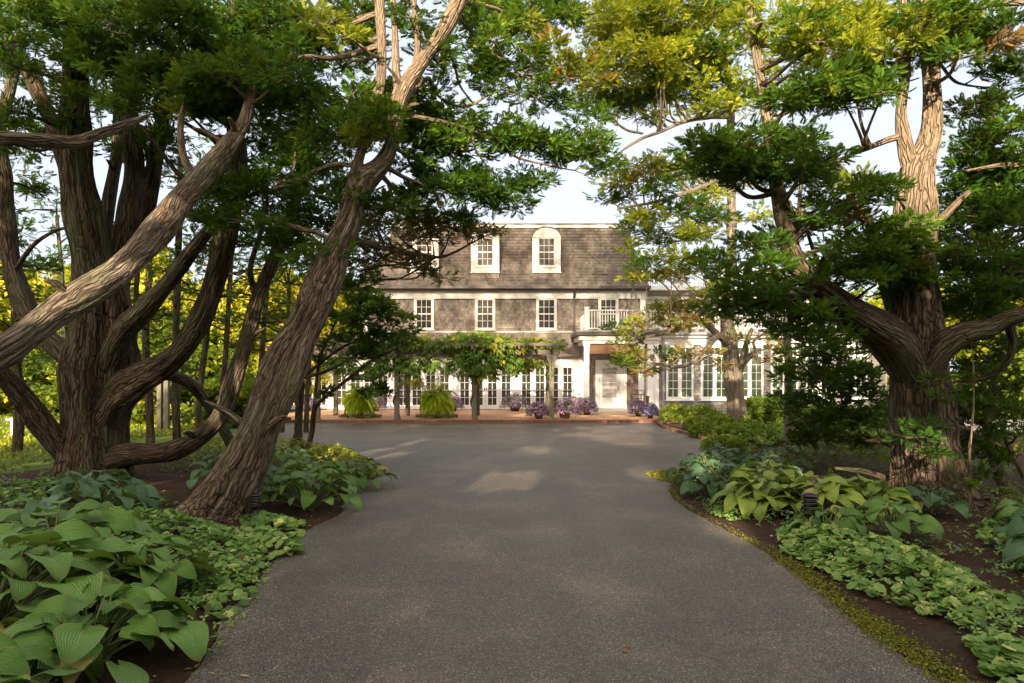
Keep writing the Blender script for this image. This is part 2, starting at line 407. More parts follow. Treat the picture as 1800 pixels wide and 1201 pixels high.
# ------------------------------------------------------------------ camera, light, sky
cam = bpy.data.cameras.new("camera"); cam.sensor_width = 36; cam.lens = 24; cam.shift_y = (HY-600.5)/1800
cam.clip_end = 2000; cam.clip_start = .05
co = bpy.data.objects.new("camera", cam); co.location = (0, 0, HC); co.rotation_euler = (R(90), 0, 0)
col.objects.link(co); scene.camera = co
SUN_AZ, SUN_EL = R(11), R(20)      # behind the camera, a little to the left
sd = Vector((-math.sin(SUN_AZ)*math.cos(SUN_EL), -math.cos(SUN_AZ)*math.cos(SUN_EL), math.sin(SUN_EL)))
sun = bpy.data.lights.new("sun", 'SUN'); sun.energy = 5.0; sun.angle = R(.5); sun.color = (1, .80, .55)
so = bpy.data.objects.new("sun", sun); so.rotation_euler = (-sd).to_track_quat('-Z', 'Y').to_euler(); so.location = sd*50
col.objects.link(so)
w = bpy.data.worlds.new("World"); scene.world = w; w.use_nodes = True
wt = w.node_tree; wn = wt.nodes; wn.clear()
wo = wn.new('ShaderNodeOutputWorld'); bg = wn.new('ShaderNodeBackground'); sky = wn.new('ShaderNodeTexSky')
sky.sky_type = 'NISHITA'; sky.sun_disc = False; sky.sun_elevation = SUN_EL; sky.sun_rotation = math.atan2(sd.x, sd.y)
sky.dust_density = 3.5; sky.air_density = 1.0; sky.ozone_density = 1.2; sky.altitude = 0
bg.inputs[1].default_value = .14
# thin high veil of cloud, brighter round the low sun behind the camera
mx = wn.new('ShaderNodeMix'); mx.data_type = 'RGBA'; mx.inputs[0].default_value = .62
tcw = wn.new('ShaderNodeTexCoord'); dt = wn.new('ShaderNodeVectorMath'); dt.operation = 'DOT_PRODUCT'; dt.inputs[1].default_value = tuple(sd)
wt.links.new(tcw.outputs['Generated'], dt.inputs[0])
rp = wn.new('ShaderNodeValToRGB'); mr = wn.new('ShaderNodeMapRange'); mr.inputs[1].default_value = -1; mr.inputs[2].default_value = 1
wt.links.new(dt.outputs['Value'], mr.inputs[0]); wt.links.new(mr.outputs[0], rp.inputs[0])
cr = rp.color_ramp; cr.elements[0].position = .28; cr.elements[0].color = (.205, .207, .222, 1); cr.elements[1].position = .95; cr.elements[1].color = (.64, .51, .38, 1)
e_ = cr.elements.new(.55); e_.color = (.235, .222, .205, 1)
ml = wn.new('ShaderNodeVectorMath'); ml.operation = 'SCALE'; ml.inputs[3].default_value = 12.0; wt.links.new(rp.outputs[0], ml.inputs[0])
cn = wn.new('ShaderNodeTexNoise'); cn.inputs['Scale'].default_value = 2.2; cn.inputs['Detail'].default_value = 5
mpw = wn.new('ShaderNodeMapping'); mpw.inputs['Scale'].default_value = (1, 1, 3.5); wt.links.new(tcw.outputs['Generated'], mpw.inputs[0]); wt.links.new(mpw.outputs[0], cn.inputs['Vector'])
cm = wn.new('ShaderNodeMapRange'); cm.inputs[1].default_value = .3; cm.inputs[2].default_value = .7; cm.inputs[3].default_value = .68; cm.inputs[4].default_value = .92
wt.links.new(cn.outputs[0], cm.inputs[0]); wt.links.new(cm.outputs[0], mx.inputs[0])
wt.links.new(sky.outputs[0], mx.inputs[6]); wt.links.new(ml.outputs[0], mx.inputs[7])
wt.links.new(mx.outputs[2], bg.inputs[0]); wt.links.new(bg.outputs[0], wo.inputs[0])
scene.view_settings.view_transform = 'Standard'; scene.view_settings.look = 'None'
scene.view_settings.exposure = 1.53; scene.view_settings.gamma = 1
scene.cycles.max_bounces = 7; scene.cycles.transparent_max_bounces = 4
scene.cycles.use_denoising = True
# ================================================================== GROUND
def sheet(name, pts, z, mat_, kind='structure', sub=0):
    b = MB(); b.poly([(p[0], p[1], z) for p in pts]); o = b.build(name, mat_)
    me = o.data; bm = bmesh.new(); bm.from_mesh(me); bmesh.ops.triangulate(bm, faces=bm.faces[:]); bm.to_mesh(me); bm.free()
    if me.polygons[0].normal.z < 0: me.flip_normals()
    return tag(o, kind=kind)
def jag(pts, step=.12, amp=.02):
    out = []
    for a, b in zip(pts[:-1], pts[1:]):
        a = Vector(a[:2]); b = Vector(b[:2]); n = max(1, int((b-a).length/step)); d = (b-a).normalized(); q = Vector((-d.y, d.x))
        for i in range(n): out.append(a.lerp(b, i/n)+q*random.uniform(-amp, amp))
    out.append(Vector(pts[-1][:2])); return out
def smooth2(pts, n=6):
    P_ = [Vector(p[:2]) for p in pts]; out = []
    for i in range(len(P_)-1):
        p0 = P_[max(0, i-1)]; p1 = P_[i]; p2 = P_[i+1]; p3 = P_[min(len(P_)-1, i+2)]
        for k in range(n):
            t = k/n
            out.append(.5*((2*p1)+(p2-p0)*t+(2*p0-5*p1+4*p2-p3)*t*t+(3*p1-p0-3*p2+p3)*t**3))
    out.append(P_[-1]); return out
sheet('ground', [(-400, -400), (400, -400), (400, 600), (-400, 600)], -.03, M['lawn'])
left_edge = [(-1.75, -8), (-1.75, 1.5)] + [G(*p)[:2] for p in [(330,1201),(392,1085),(455,1020),(500,960),(545,930),(600,902),(608,868),(672,830),(640,808),(570,790),(515,788)]]+[Vector((-6.6,16.6))]
right_edge = [(2.3, -8), (2.25, 1.5)] + [G(*p)[:2] for p in [(1660,1201),(1500,1090),(1400,1010),(1320,955),(1240,912),(1185,878),(1180,852),(1210,818),(1272,797),(1225,770),(1168,754),(1152,745)]]
le = smooth2(left_edge); re_ = smooth2(right_edge)
back_l = Vector((-14, 15.5)); 
drive_pts = jag(le) + [Vector((-7.2, 17.2)), Vector((-8.0, 19)), Vector((-8.3, 24.05)), Vector((5.2, 24.05))] + list(reversed(jag(re_)))
sheet('driveway', drive_pts, 0.0, M['asphalt'])
# planting beds
bedl = [Vector((-7, -8)), Vector((-9, 4)), Vector((-9, 10)), Vector((-7.5, 14)), Vector((-7.6, 16.6))] + list(reversed(le))
sheet('left_planting_bed', bedl, -.008, M['soil'])
bedr = list(re_) + [Vector((5.3, 28.9)), Vector((12, 28.9)), Vector((14, 20)), Vector((13, 10)), Vector((9, 4)), Vector((8, -8))]
sheet('right_planting_bed', bedr, -.012, M['soil'])
# patio
PZ = .10
b = MB(); b.box(-9.6, 7.0, 24.35, 32.6, -.02, PZ); b.build('patio', M['brick_paving'])['kind'] = 'structure'
b = MB(); b.box(-9.6, 7.0, 24.05, 24.348, -.02, PZ+.006); b.build('patio_kerb', M['brick_edge'], bevel=.012)['kind'] = 'structure'
b = MB(); b.box(3.3, 5.9, 28.2, 31.9, PZ-.01, PZ+.05); b.build('porch_floor', M['stone_slab'])['kind'] = 'structure'
# brick edging along the right of the court
ed = [re_[i] for i in range(len(re_)) if re_[i].y > 13.6]
b = MB()
for i in range(len(ed)-1):
    a, c = ed[i], ed[i+1]; L = (c-a).length; n = max(1, int(L/.21)); d = (c-a).normalized(); q = Vector((d.y, -d.x))*.07
    for k in range(n):
        p = a.lerp(c, (k+.5)/n)+q; b.bar((p.x-d.x*.1, p.y-d.y*.1, .02), (p.x+d.x*.1, p.y+d.y*.1, .02), .1, .11+random.uniform(-.01, .01))
tag(b.build('brick_edging', M['brick_edge'], bevel=.006), 'low brick edging curving along the right side of the parking court', 'edging')
# sunlit path beyond the big right tree
sheet('side_path', [(9, 20.5), (16, 20), (26, 23), (26, 27), (12, 25)], -.006, M['stone_slab'])

# ================================================================== HOUSE
YH = 32.0
house = empty('shingle_house', (0, YH, 0), 'large grey shingled mansard house with white trim behind the pergola', 'house')
def hx(px, Y=YH): return (px-900)*Y/F
def hz(py, Y=YH): return HC+(HY-py)*Y/F
def courses(mb, x0, x1, z0, z1, yfun, h=.135, lip=.018, xfun=None):
    """real overlapping shingle rows: every row a board leaning out at its foot"""
    n = max(1, round((z1-z0)/h)); dz = (z1-z0)/n
    for i in range(n):
        a = z0+i*dz; c = a+dz; ya, yc = yfun(a), yfun(c)
        m = max(1, int((x1-x0)/.5))
        xa0, xa1 = (xfun(a) if xfun else (x0, x1)); xc0, xc1 = (xfun(c) if xfun else (x0, x1))
        mb.quad((xa0, ya-lip, a), (xa1, ya-lip, a), (xc1, yc, c), (xc0, yc, c))
        mb.quad((xa0, ya, a), (xa1, ya, a), (xa1, ya-lip, a), (xa0, ya-lip, a))
XL, XR = hx(640), hx(1133)
z_belt, z_fr0, z_fr1 = hz(583), hz(524.5), hz(512)
# core volumes (walls)
b = MB(); b.box(XL, XR, YH, YH+9, 0, z_fr1); b.build('wall', M['white_paint'], house)
b = MB(); courses(b, XL, XR, z_belt, z_fr0, lambda z: YH-.005); b.build('shingle_wall', M['wall_shingles'], house)
zk0 = hz(626, YH-.35)
b = MB(); courses(b, hx(500), hx(1018), zk0, z_belt-.05, lambda z: YH-.02-.33*((z_belt-z)/(z_belt-zk0))**1.6)
b.build('shingle_skirt', M['wall_shingles'], house)
b = MB(); b.box(hx(500), hx(1018), YH-.36, YH-.004, zk0-.05, zk0-.002); b.build('skirt_shade_strip', M['dark_metal'], house)  # dark strip standing in for the shade line under the skirt
b = MB(); b.box(XL, XR+.02, YH-.045, YH-.003, z_belt-.045, z_belt+.02); b.build('belt_trim', M['white_paint'], house)
b = MB(); b.box(XL-.03, XR+.06, YH-.09, YH-.002, z_fr0, z_fr1); b.box(XL-.03, XR+.06, YH-.11, YH-.088, z_fr0-.03, z_fr0+.02)
b.build('frieze', M['white_paint'], house)
b = MB(); b.box(XR-.22, XR+.035, YH-.07, YH+.2, z_belt-.1, z_fr0-.002); b.build('corner_board', M['white_paint'], house); b = MB(); b.box(XL-.03, XL+.2, YH-.07, YH+.2, z_belt+.03, z_fr0-.002); b.build('corner_board', M['white_paint'], house)
# left single-storey wing
b = MB(); b.box(hx(470), XL-.001, YH+.02, YH+7, 0, hz(590)); b.build('wing_wall', M['white_paint'], house)
b = MB(); b.box(hx(468), XL-.002, YH-.1, YH+7.1, hz(590)+.002, hz(586)); b.build('wing_roof', M['dark_metal'], house)
# mansard roof
zr0, zr1 = hz(503, YH-.45), hz(401, YH+1.05)
def yroof(z):
    t = (z-zr0)/(zr1-zr0); return YH-.45+1.5*(.78*t+.22*(1-(1-t)**3)) if False else YH-.45+1.5*(1-(1-t)**1.7)
def xroof(z):
    d = yroof(z)-(YH-.45); return XL-.4+d, XR+.15-d*.42
b = MB(); courses(b, XL, XR, zr0, zr1, yroof, .15, .022, xroof); b.build('mansard_roof', M['roof_shingles'], house)
# hip sides and back
b = MB(); N = 10
for i in range(N):
    a = zr0+(zr1-zr0)*i/N; c = zr0+(zr1-zr0)*(i+1)/N
    xa, xc = xroof(a), xroof(c)
    b.quad((xa[1], yroof(a), a), (xa[1], YH+9, a), (xc[1], YH+9, c), (xc[1], yroof(c), c))
    b.quad((xa[0], YH+9, a), (xa[0], yroof(a), a), (xc[0], yroof(c), c), (xc[0], YH+9, c))
b.quad((XL, YH+9, zr0), (XR, YH+9, zr0), (xroof(zr1)[1], YH+9, zr1), (xroof(zr1)[0], YH+9, zr1))
b.build('roof_side', M['roof_shingles'], house)
xt = xroof(zr1)
b = MB(); b.box(xt[0]-.05, xt[1]+.05, YH+.98, YH+9.05, zr1+.002, zr1+.16); b.build('roof_cornice', M['white_paint'], house)
b = MB(); b.box(xt[0]-.09, xt[1]+.09, YH+.93, YH+9.1, zr1+.162, zr1+.20); b.build('roof_cap', M['dark_metal'], house)
# eave and gutter
b = MB(); b.box(XL-.4, XR+.16, YH-.42, YH+.0, z_fr1+.002, z_fr1+.04)
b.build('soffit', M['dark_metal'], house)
b = MB()
g0 = z_fr1+.043
b.prism([(XL-.42, g0), (XR+.2, g0), (XR+.2, zr0+.01), (XL-.42, zr0+.01)], YH-.56, YH-.40)
b.build('gutter', M['dark_metal'], house, bevel=.02)
b = MB(); xd = hx(1008.5)
b.bar((xd, YH-.5, g0), (xd, YH-.15, z_fr0+.02), .09); b.bar((xd, YH-.15, z_fr0+.02), (xd, YH-.15, z_belt-.12), .085); b.build('downspout', M['dark_metal'], house)

def window(x0, x1, z0, z1, y, cols, rows, glassm, trim=.10, sill=True, meet=True, parent=None, name='window', mull=.022, frame_mat='white_paint', depth=.07, sash=.035):
    """casing + sash + muntins as one frame, its pane a child"""
    b = MB(); fm = M[frame_mat]
    b.box(x0-trim, x0, y-depth, y, z0-trim*.5, z1+trim); b.box(x1, x1+trim, y-depth, y, z0-trim*.5, z1+trim)
    b.box(x0+.0005, x1-.0005, y-depth+.002, y, z1, z1+trim-.001)
    if sill: b.box(x0-trim-.03, x1+trim+.03, y-depth-.05, y-.001, z0-trim*.5-.05, z0-trim*.5-.001)
    b.box(x0+.0005, x1-.0005, y-depth+.003, y, z0-trim*.5+.001, z0)
    ys = y-depth+.022
    b.box(x0+.001, x0+sash, ys, y-.02, z0+.001, z1-.001); b.box(x1-sash, x1-.001, ys, y-.02, z0+.001, z1-.001)
    b.box(x0+sash, x1-sash, ys+.001, y-.02, z0+.001, z0+sash*1.3); b.box(x0+sash, x1-sash, ys+.001, y-.02, z1-sash, z1-.001)
    w_, h_ = x1-x0-2*sash, z1-z0-2*sash
    for i in range(1, cols): cx = x0+sash+w_*i/cols; b.box(cx-mull/2, cx+mull/2, ys+.006, y-.021, z0+sash, z1-sash)
    for j in range(1, rows):
        cz = z0+sash+h_*j/rows; t = .028 if (meet and j == rows//2) else mull/2
        b.box(x0+sash, x1-sash, ys+(.002 if t > .02 else .008), y-.022, cz-t, cz+t)
    f = b.build(name, fm, parent or house)
    p = MB(); p.box(x0+sash*.6, x1-sash*.6, y-depth+.045, y-.004, z0+sash*.6, z1-sash*.6)
    p.build('pane', glassm, f); return f
# second floor windows
for px0, px1, gm, lo in [(731.5,759.5,'glass_dark',0),(838.5,867,'glass_blind',0),(946,975,'glass_dark',0),(1055,1083,'glass_dark',1)]:
    window(hx(px0), hx(px1), hz(578), hz(526.5), YH-.02, 3, 4, M[gm], .095, True)
# dormers
for pc, gm in [(746,'glass_dark'),(852.7,'glass_blind'),(960.7,'glass_blind')]:
    yd = YH-.14; x0, x1 = hx(pc-24.5, yd), hx(pc+24.5, yd); z0, zs, zt = hz(478, yd), hz(417, yd), hz(400, yd)
    xc = (x0+x1)/2; rr = (x1-x0)/2
    arch = [(xc+rr*math.cos(a), zs+(zt-zs)*math.sin(a)) for a in [math.pi*i/16 for i in range(17)]]
    b = MB(); out = [(x0, zr0+.02), (x1, zr0+.02)] + arch
    b.prism(out, yd+.03, YH+1.6); d = b.build('dormer', M['new_shingles'], house)
    b = MB()   # white front with window opening left between boards
    wx0, wx1, wz0, wz1 = hx(pc-14.2, yd), hx(pc+14.2, yd), hz(468, yd), hz(419, yd)
    b.box(x0-.01, wx0-.06, yd-.03, yd+.029, z0, zs); b.box(wx1+.06, x1+.01, yd-.03, yd+.029, z0, zs)
    b.box(x0-.03, x1+.03, yd-.05, yd+.028, z0-.06, z0-.002); b.box(wx0-.059, wx1+.059, yd-.028, yd+.028, z0, wz0-.06)
    b.box(wx0-.059, wx1+.059, yd-.028, yd+.028, wz1+.055, zs-.001)
    b.prism([(x0-.01, zs+.001)]+[(p[0], p[1]+.001) for p in reversed(arch)]+[(x1+.01, zs+.001)] if False else [(p[0], p[1]+.002) for p in arch], yd-.03, yd+.028)
    for k in range(1, 8):     # fan rays in relief
        a = math.pi*k/8; b.bar((xc, yd-.033, zs+.05), (xc+rr*.86*math.cos(a), yd-.033, zs+.03+(zt-zs)*.85*math.sin(a)), .018, .012, (0, 1, 0))
    b.box(x0-.02, x1+.02, yd-.055, yd-.031, zs-.02, zs+.025)
    b.build('dormer_front', M['white_paint'], d)
    b = MB()
    for i in range(16):
        a, c = arch[i], arch[i+1]; n0 = Vector((a[0]-xc, 0, (a[1]-zs)+.05)).normalized()*.035
        b.quad((a[0], yd-.07, a[1]+.004), (c[0], yd-.07, c[1]+.004), (c[0], YH+1.6, c[1]+.004), (a[0], YH+1.6, a[1]+.004))
        b.quad((a[0], yd-.07, a[1]+.004), (c[0], yd-.07, c[1]+.004), (c[0]*1.0+(c[0]-xc)*.05, yd-.07, c[1]+.04), (a[0]+(a[0]-xc)*.05, yd-.07, a[1]+.04))
        b.quad((a[0]+(a[0]-xc)*.05, yd-.07, a[1]+.04), (c[0]+(c[0]-xc)*.05, yd-.07, c[1]+.04), (c[0]+(c[0]-xc)*.05, YH+1.6, c[1]+.04), (a[0]+(a[0]-xc)*.05, YH+1.6, a[1]+.04))
    b.build('dormer_roof', M['dark_metal'], d)
    b = MB(); sub = window(wx0, wx1, wz0, wz1, yd+.028, 3, 4, M[gm], .058, True, parent=d, name='dormer_window')
    sub.children[0].parent = d
    sub.children
# ground floor: white panelled wall with pilasters, French doors
b = MB()
b.box(hx(470), hx(1034), YH-.06, YH-.001, hz(641), zk0-.052)                      # head board
b.box(hx(470), hx(1034), YH-.085, YH-.062, hz(643), hz(641)+.0)
zd0, zd1 = PZ+.02, hz(643)
for u in range(4):
    s0 = 917.5-108*u-4.5
    xa, xb = hx(s0-12), hx(s0)
    b.box(xa-.02, xb, YH-.05, YH-.001, zd0, zd1-.001)
    for q in (.25, .5, .75): b.box(xa+(xb-xa)*q-.008, xa+(xb-xa)*q+.008, YH-.062, YH-.0505, zd0+.02, zd1-.02)
b.box(hx(1010), hx(1034), YH-.05, YH-.001, zd0, zd1-.001)
for q in (.3, .62): b.box(hx(1010)+.6*q, hx(1010)+.6*q+.014, YH-.062, YH-.0505, zd0, zd1)
b.build('door_surround', M['shade_lifted_white'], house)
b = MB(); b.box(hx(470), hx(1034), YH-.12, YH-.001, PZ+.001, PZ+.019); b.build('threshold', M['black_metal'], house)
for u in range(6):
    for k in range(4):
        s0 = 917.5-108*u+24.2*k
        if s0 < 470: continue
        x0, x1 = hx(s0-4.3), hx(s0+19.5); g0x, g1x = hx(s0), hx(s0+14.8); gz0, gz1 = hz(712), hz(646.5)
        b = MB(); y0 = YH-.055
        b.box(x0+.004, g0x, y0, YH-.002, zd0, zd1-.003); b.box(g1x, x1-.004, y0, YH-.002, zd0, zd1-.003)
        b.box(g0x, g1x, y0+.001, YH-.002, zd0, gz0); b.box(g0x, g1x, y0+.001, YH-.002, gz1, zd1-.004)
        cx = (g0x+g1x)/2; b.box(cx-.011, cx+.011, y0+.008, YH-.008, gz0, gz1)
        for j in range(1, 5): zc = gz0+(gz1-gz0)*j/5; b.box(g0x, g1x, y0+.009, YH-.009, zc-.011, zc+.011)
        f = b.build('french_door', M['shade_lifted_white'], house)
        p = MB(); p.box(g0x-.01, g1x+.01, YH-.028, YH-.006, gz0-.01, gz1+.01); p.build('pane', M['glass_curtain'], f)
        if k in (1, 2):
            hxk = x1-.05 if k == 1 else x0+.05
            h = MB(); h.box(hxk-.02, hxk+.02, y0-.012, y0-.001, 1.0, 1.16); h.bar((hxk-.05, y0-.03, 1.09), (hxk+.05, y0-.03, 1.09), .022); h.build('door_handle', M['black_metal'], f)

# porch with balcony on top
YP = 29.5
def wx(px): return hx(px, YP)
def wz(py): return hz(py, YP)
xp0, xp1 = wx(1028), wx(1157)
zc0, zc1 = wz(600), wz(584)
b = MB(); b.box(wx(1012), wx(1164), YP-.28, YH-.1, zc1+.002, zc1+.07); b.build('balcony_deck', M['grey_gutter'], house)
b = MB(); b.box(wx(1010), wx(1166), YP-.34, YP-.2, wz(590), zc1); b.box(wx(1010), wx(1016), YP-.199, YH-.37, wz(590), zc1); b.build('porch_gutter', M['dark_metal'], house, bevel=.015)
b = MB(); b.box(wx(1017), wx(1160), YP-.198, YH-.37, wz(598), wz(590.5)); b.box(wx(1024), wx(1157), YP-.13, YH-.37, wz(604.5), wz(598)-.002); b.build('porch_cornice', M['white_paint'], house)
b = MB(); b.box(wx(1036), wx(1157), YP-.02, YP+.16, wz(622), wz(605)); b.build('porch_beam', M['brown_wood'], house)
b = MB()
b.box(wx(1036), wx(1157), YP+.2, YH-.45, wz(606)-.03, wz(605)); b.build('porch_ceiling', M['shade_lifted_white'], house)
for px in (1031, 1127):
    b = MB(); x = wx(px); hw = .11
    b.box(x-hw, x+hw, YP-.1, YP+.12, PZ+.05, wz(604.5)-.003); b.box(x-hw-.03, x+hw+.03, YP-.13, YP+.15, PZ+.05, PZ+.22); b.box(x-hw-.03, x+hw+.03, YP-.13, YP+.15, wz(609), wz(605)+.0); b.build('porch_column', M['shade_lifted_white'], house, bevel=.01)
b = MB(); x = wx(1147); b.box(x-.24, x+.24, YP-.1, YP+.3, PZ, wz(604.5)-.003); b.box(x+.06, x+.08, YP-.115, YP-.101, PZ+.1, wz(608)); b.build('porch_pilaster', M['shade_lifted_white'], house, bevel=.01)
# shingled recess wall and screen door
b = MB(); courses(b, hx(1034.5), hx(1150), PZ, hz(600), lambda z: YH-.06); b.build('porch_wall', M['new_shingles'], house)
xs0, xs1 = hx(1053), hx(1094)
b = MB(); y0 = YH-.17
gz0, gz1 = hz(699), hz(648)
gx0, gx1 = hx(1058), hx(1083)
b.box(xs0-.18, xs0, y0+.02, YH-.09, PZ+.06, hz(638)); b.box(xs1, xs1+.18, y0+.02, YH-.09, PZ+.06, hz(638)); b.box(xs0-.18, xs1+.18, y0+.03, YH-.09, hz(638), hz(633))
b.build('door_casing', M['shade_lifted_white'], house)
b = MB()
b.box(xs0+.01, gx0, y0, YH-.1, PZ+.07, hz(638)-.003); b.box(gx1, xs1-.01, y0, YH-.1, PZ+.07, hz(638)-.003)
b.box(gx0, gx1, y0+.002, YH-.1, PZ+.07, gz0); b.box(gx0, gx1, y0+.002, YH-.1, gz1, hz(638)-.004)
for py in (673, 681): b.box(gx0, gx1, y0-.003, YH-.12, hz(py)-.02, hz(py)+.02)
b.box(gx0+.05, gx1-.05, y0-.008, y0+.001, PZ+.12, PZ+.42)
sdoor = b.build('screen_door', M['shade_lifted_white'], house)
b = MB(); b.box(gx0-.01, gx1+.01, y0+.03, y0+.05, gz0, gz1); b.build('door_screen', M['screen_mesh'], sdoor)
b = MB(); b.bar((gx1+.06, y0-.04, 1.0), (gx1+.06, y0-.04, 1.2), .025); b.build('door_handle', M['black_metal'], sdoor)
def railing(pts, z0, z1, px, posts=(), m='white_paint', sp=.115, name='balcony_railing'):
    b = MB(); 
    for (xa, ya), (xb, yb) in zip(pts[:-1], pts[1:]):
        a = Vector((xa, ya, 0)); c = Vector((xb, yb, 0)); L = (c-a).length; d = (c-a)/L
        b.bar((xa, ya, z1), (xb, yb, z1), .09, .05); b.bar((xa, ya, z0+.08), (xb, yb, z0+.08), .06, .05)
        n = int(L/sp)
        for i in range(1, n): p = a+d*(i*L/n); b.bar((p.x, p.y, z0+.105), (p.x, p.y, z1-.025), .036, .036)
    for (x, y) in posts:
        b.box(x-.085, x+.085, y-.085, y+.085, z0, z1+.1); b.box(x-.11, x+.11, y-.11, y+.11, z1+.102, z1+.14)
    return b.build(name, M[m], house)
zb = zc1+.07
railing([(wx(1030.5), YH-.1), (wx(1030.5), YP-.1), (wx(1440), YP-.1)], zb, wz(546), 0, [(wx(1030.5), YP-.1), (wx(1160), YP-.1), (wx(1300), YP-.1), (wx(1440), YP-.1)])
# right wing, one storey, with roof terrace
xw0, xw1 = wx(1158), wx(1560)
b = MB(); b.box(xw0, xw1, YP+.05, YH+6, 0, wz(588)); b.build('east_wing_wall', M['shade_lifted_white'], house)
b = MB(); courses(b, xw0+.02, xw1, 0, wz(607), lambda z: YP+.04); b.build('east_wing_shingles', M['grey_shingles'], house)
b = MB(); b.box(xw0-.02, xw1+.02, YP-.03, YP+.049, wz(606.5), wz(594)); b.box(xw0-.05, xw1+.05, YP-.16, YP+.048, wz(594)+.002, wz(589.5)); b.build('east_wing_frieze', M['white_paint'], house)
b = MB(); b.box(wx(1167), xw1+.08, YP-.3, YP-.17, wz(589), wz(585)); b.box(wx(1165.5), xw1, YP-.169, YH+6, wz(589)+.01, wz(586)); b.build('east_wing_gutter', M['grey_gutter'], house)
b = MB(); x = wx(1165.5); b.bar((x, YP-.06, 0.05), (x, YP-.06, wz(590)), .085); b.build('east_wing_downspout', M['grey_gutter'], house)
for u in range(6):
    p0 = 1170.5+61.3*u
    x0, x1 = wx(p0), wx(p0+48)
    b = MB(); y = YP+.015
    fr = b
    zt0, zt1, zs0, zs1 = wz(623), wz(611.5), wz(697.5), wz(627.5)
    fx = [wx(p0+3.8), wx(p0+20.8), wx(p0+27.4), wx(p0+44.6)]
    b.box(x0, fx[0], y-.07, y, wz(703), wz(607)); b.box(fx[3], x1, y-.07, y, wz(703), wz(607)); b.box(fx[1], fx[2], y-.068, y, zs0, zs1)
    b.box(fx[0], fx[3], y-.069, y, wz(703), zs0); b.box(fx[0], fx[3], y-.069, y, zs1, zt0); b.box(fx[0], fx[3], y-.069, y, zt1, wz(607)); b.box(x0-.04, x1+.04, y-.11, y-.001, wz(705), wz(703)-.002)
    for a, c in ((fx[0], fx[1]), (fx[2], fx[3])):
        m_ = (a+c)/2; b.box(m_-.011, m_+.011, y-.05, y-.01, zs0, zs1)
        for j in range(1, 5): zz = zs0+(zs1-zs0)*j/5; b.box(a, c, y-.049, y-.011, zz-.011, zz+.011)
    for j in range(1, 4): xx = fx[0]+(fx[3]-fx[0])*j/4; b.box(xx-.013, xx+.013, y-.05, y-.01, zt0, zt1)
    f = b.build('window', M['shade_lifted_white'], house)
    p = MB(); p.box(fx[0]-.01, fx[3]+.01, y-.03, y-.006, zs0-.01, zt1+.01); p.build('pane', M['glass_green'], f)
# rear right block with upper terrace
YR = 33.2
def rx(px): return hx(px, YR)
def rz_(py): return hz(py, YR)
b = MB(); b.box(rx(1131), rx(1440), YR, YR+5, wz(590), rz_(512)); b.build('rear_wall', M['shade_lifted_white'], house)
b = MB(); courses(b, rx(1131), rx(1440), wz(586), rz_(535), lambda z: YR-.01); b.build('rear_shingles', M['grey_shingles'], house)
b = MB(); b.box(rx(1129), rx(1442), YR-.5, YR-.3, rz_(521), rz_(513)); b.build('rear_gutter', M['dark_metal'], house)
b = MB(); b.box(rx(1129), rx(1442), YR-.3, YR-.002, rz_(527), rz_(521)-.002); b.box(rx(1129), rx(1442), YR-.56, YR+.2, rz_(513)+.002, rz_(509.5)); b.box(rx(1129), rx(1442), YR-.08, YR-.012, rz_(535), rz_(531)); b.build('rear_cornice', M['white_paint'], house)
zq = rz_(508)
b = railing([(rx(1133), YR-.35), (rx(1440), YR-.35)], rz_(509.5)+.002, rz_(474), 0, [(rx(1133), YR-.35), (rx(1240), YR-.35), (rx(1345), YR-.35)], sp=.11, name='terrace_railing')
# terrace door behind the upper railing
window(rx(1330), rx(1380), wz(583), rz_(540), YR-.03, 4, 4, M['glass_dark'], .1, False)

# ================================================================== PERGOLA
pg = empty('pergola', (-2.7, 24.6, PZ), 'weathered grey timber pergola standing on the brick patio', 'pergola')
YF, YB = 24.5, 27.0
for X in (-6.97, -4.13, -1.36, 1.42):
    for y in (YF, YB):
        b = MB(); hw = .085
        b.box(X-hw, X+hw, y-hw, y+hw, PZ, 2.42); b.prism([(X-hw-.10, 2.42), (X+hw+.10, 2.42), (X+hw+.09, 2.30), (X+hw, 2.05), (X-hw, 2.05), (X-hw-.09, 2.30)], y-hw-.012, y+hw+.012)
        b.build('post', M['grey_wood'], pg, bevel=.012)
for y in (YF, YB):
    b = MB(); b.box(-7.6, 1.72, y-.06, y+.06, 2.422, 2.60); b.build('beam', M['beam_wood'], pg, bevel=.01)
for X in np.arange(-7.45, 1.7, .55):
    b = MB(); b.box(X-.03, X+.03, YF-.55, YB+.55, 2.602, 2.72); b.build('rafter', M['beam_wood'], pg)
for y in (YF-.32, YF+.5, YF+1.3, YB+.1):
    b = MB(); b.prism([(-7.8, 2.722), (1.88, 2.722), (2.0, 2.76), (2.0, 2.83), (-7.8, 2.83)], y-.045, y+.045); b.build('batten', M['beam_wood'], pg, bevel=.01)
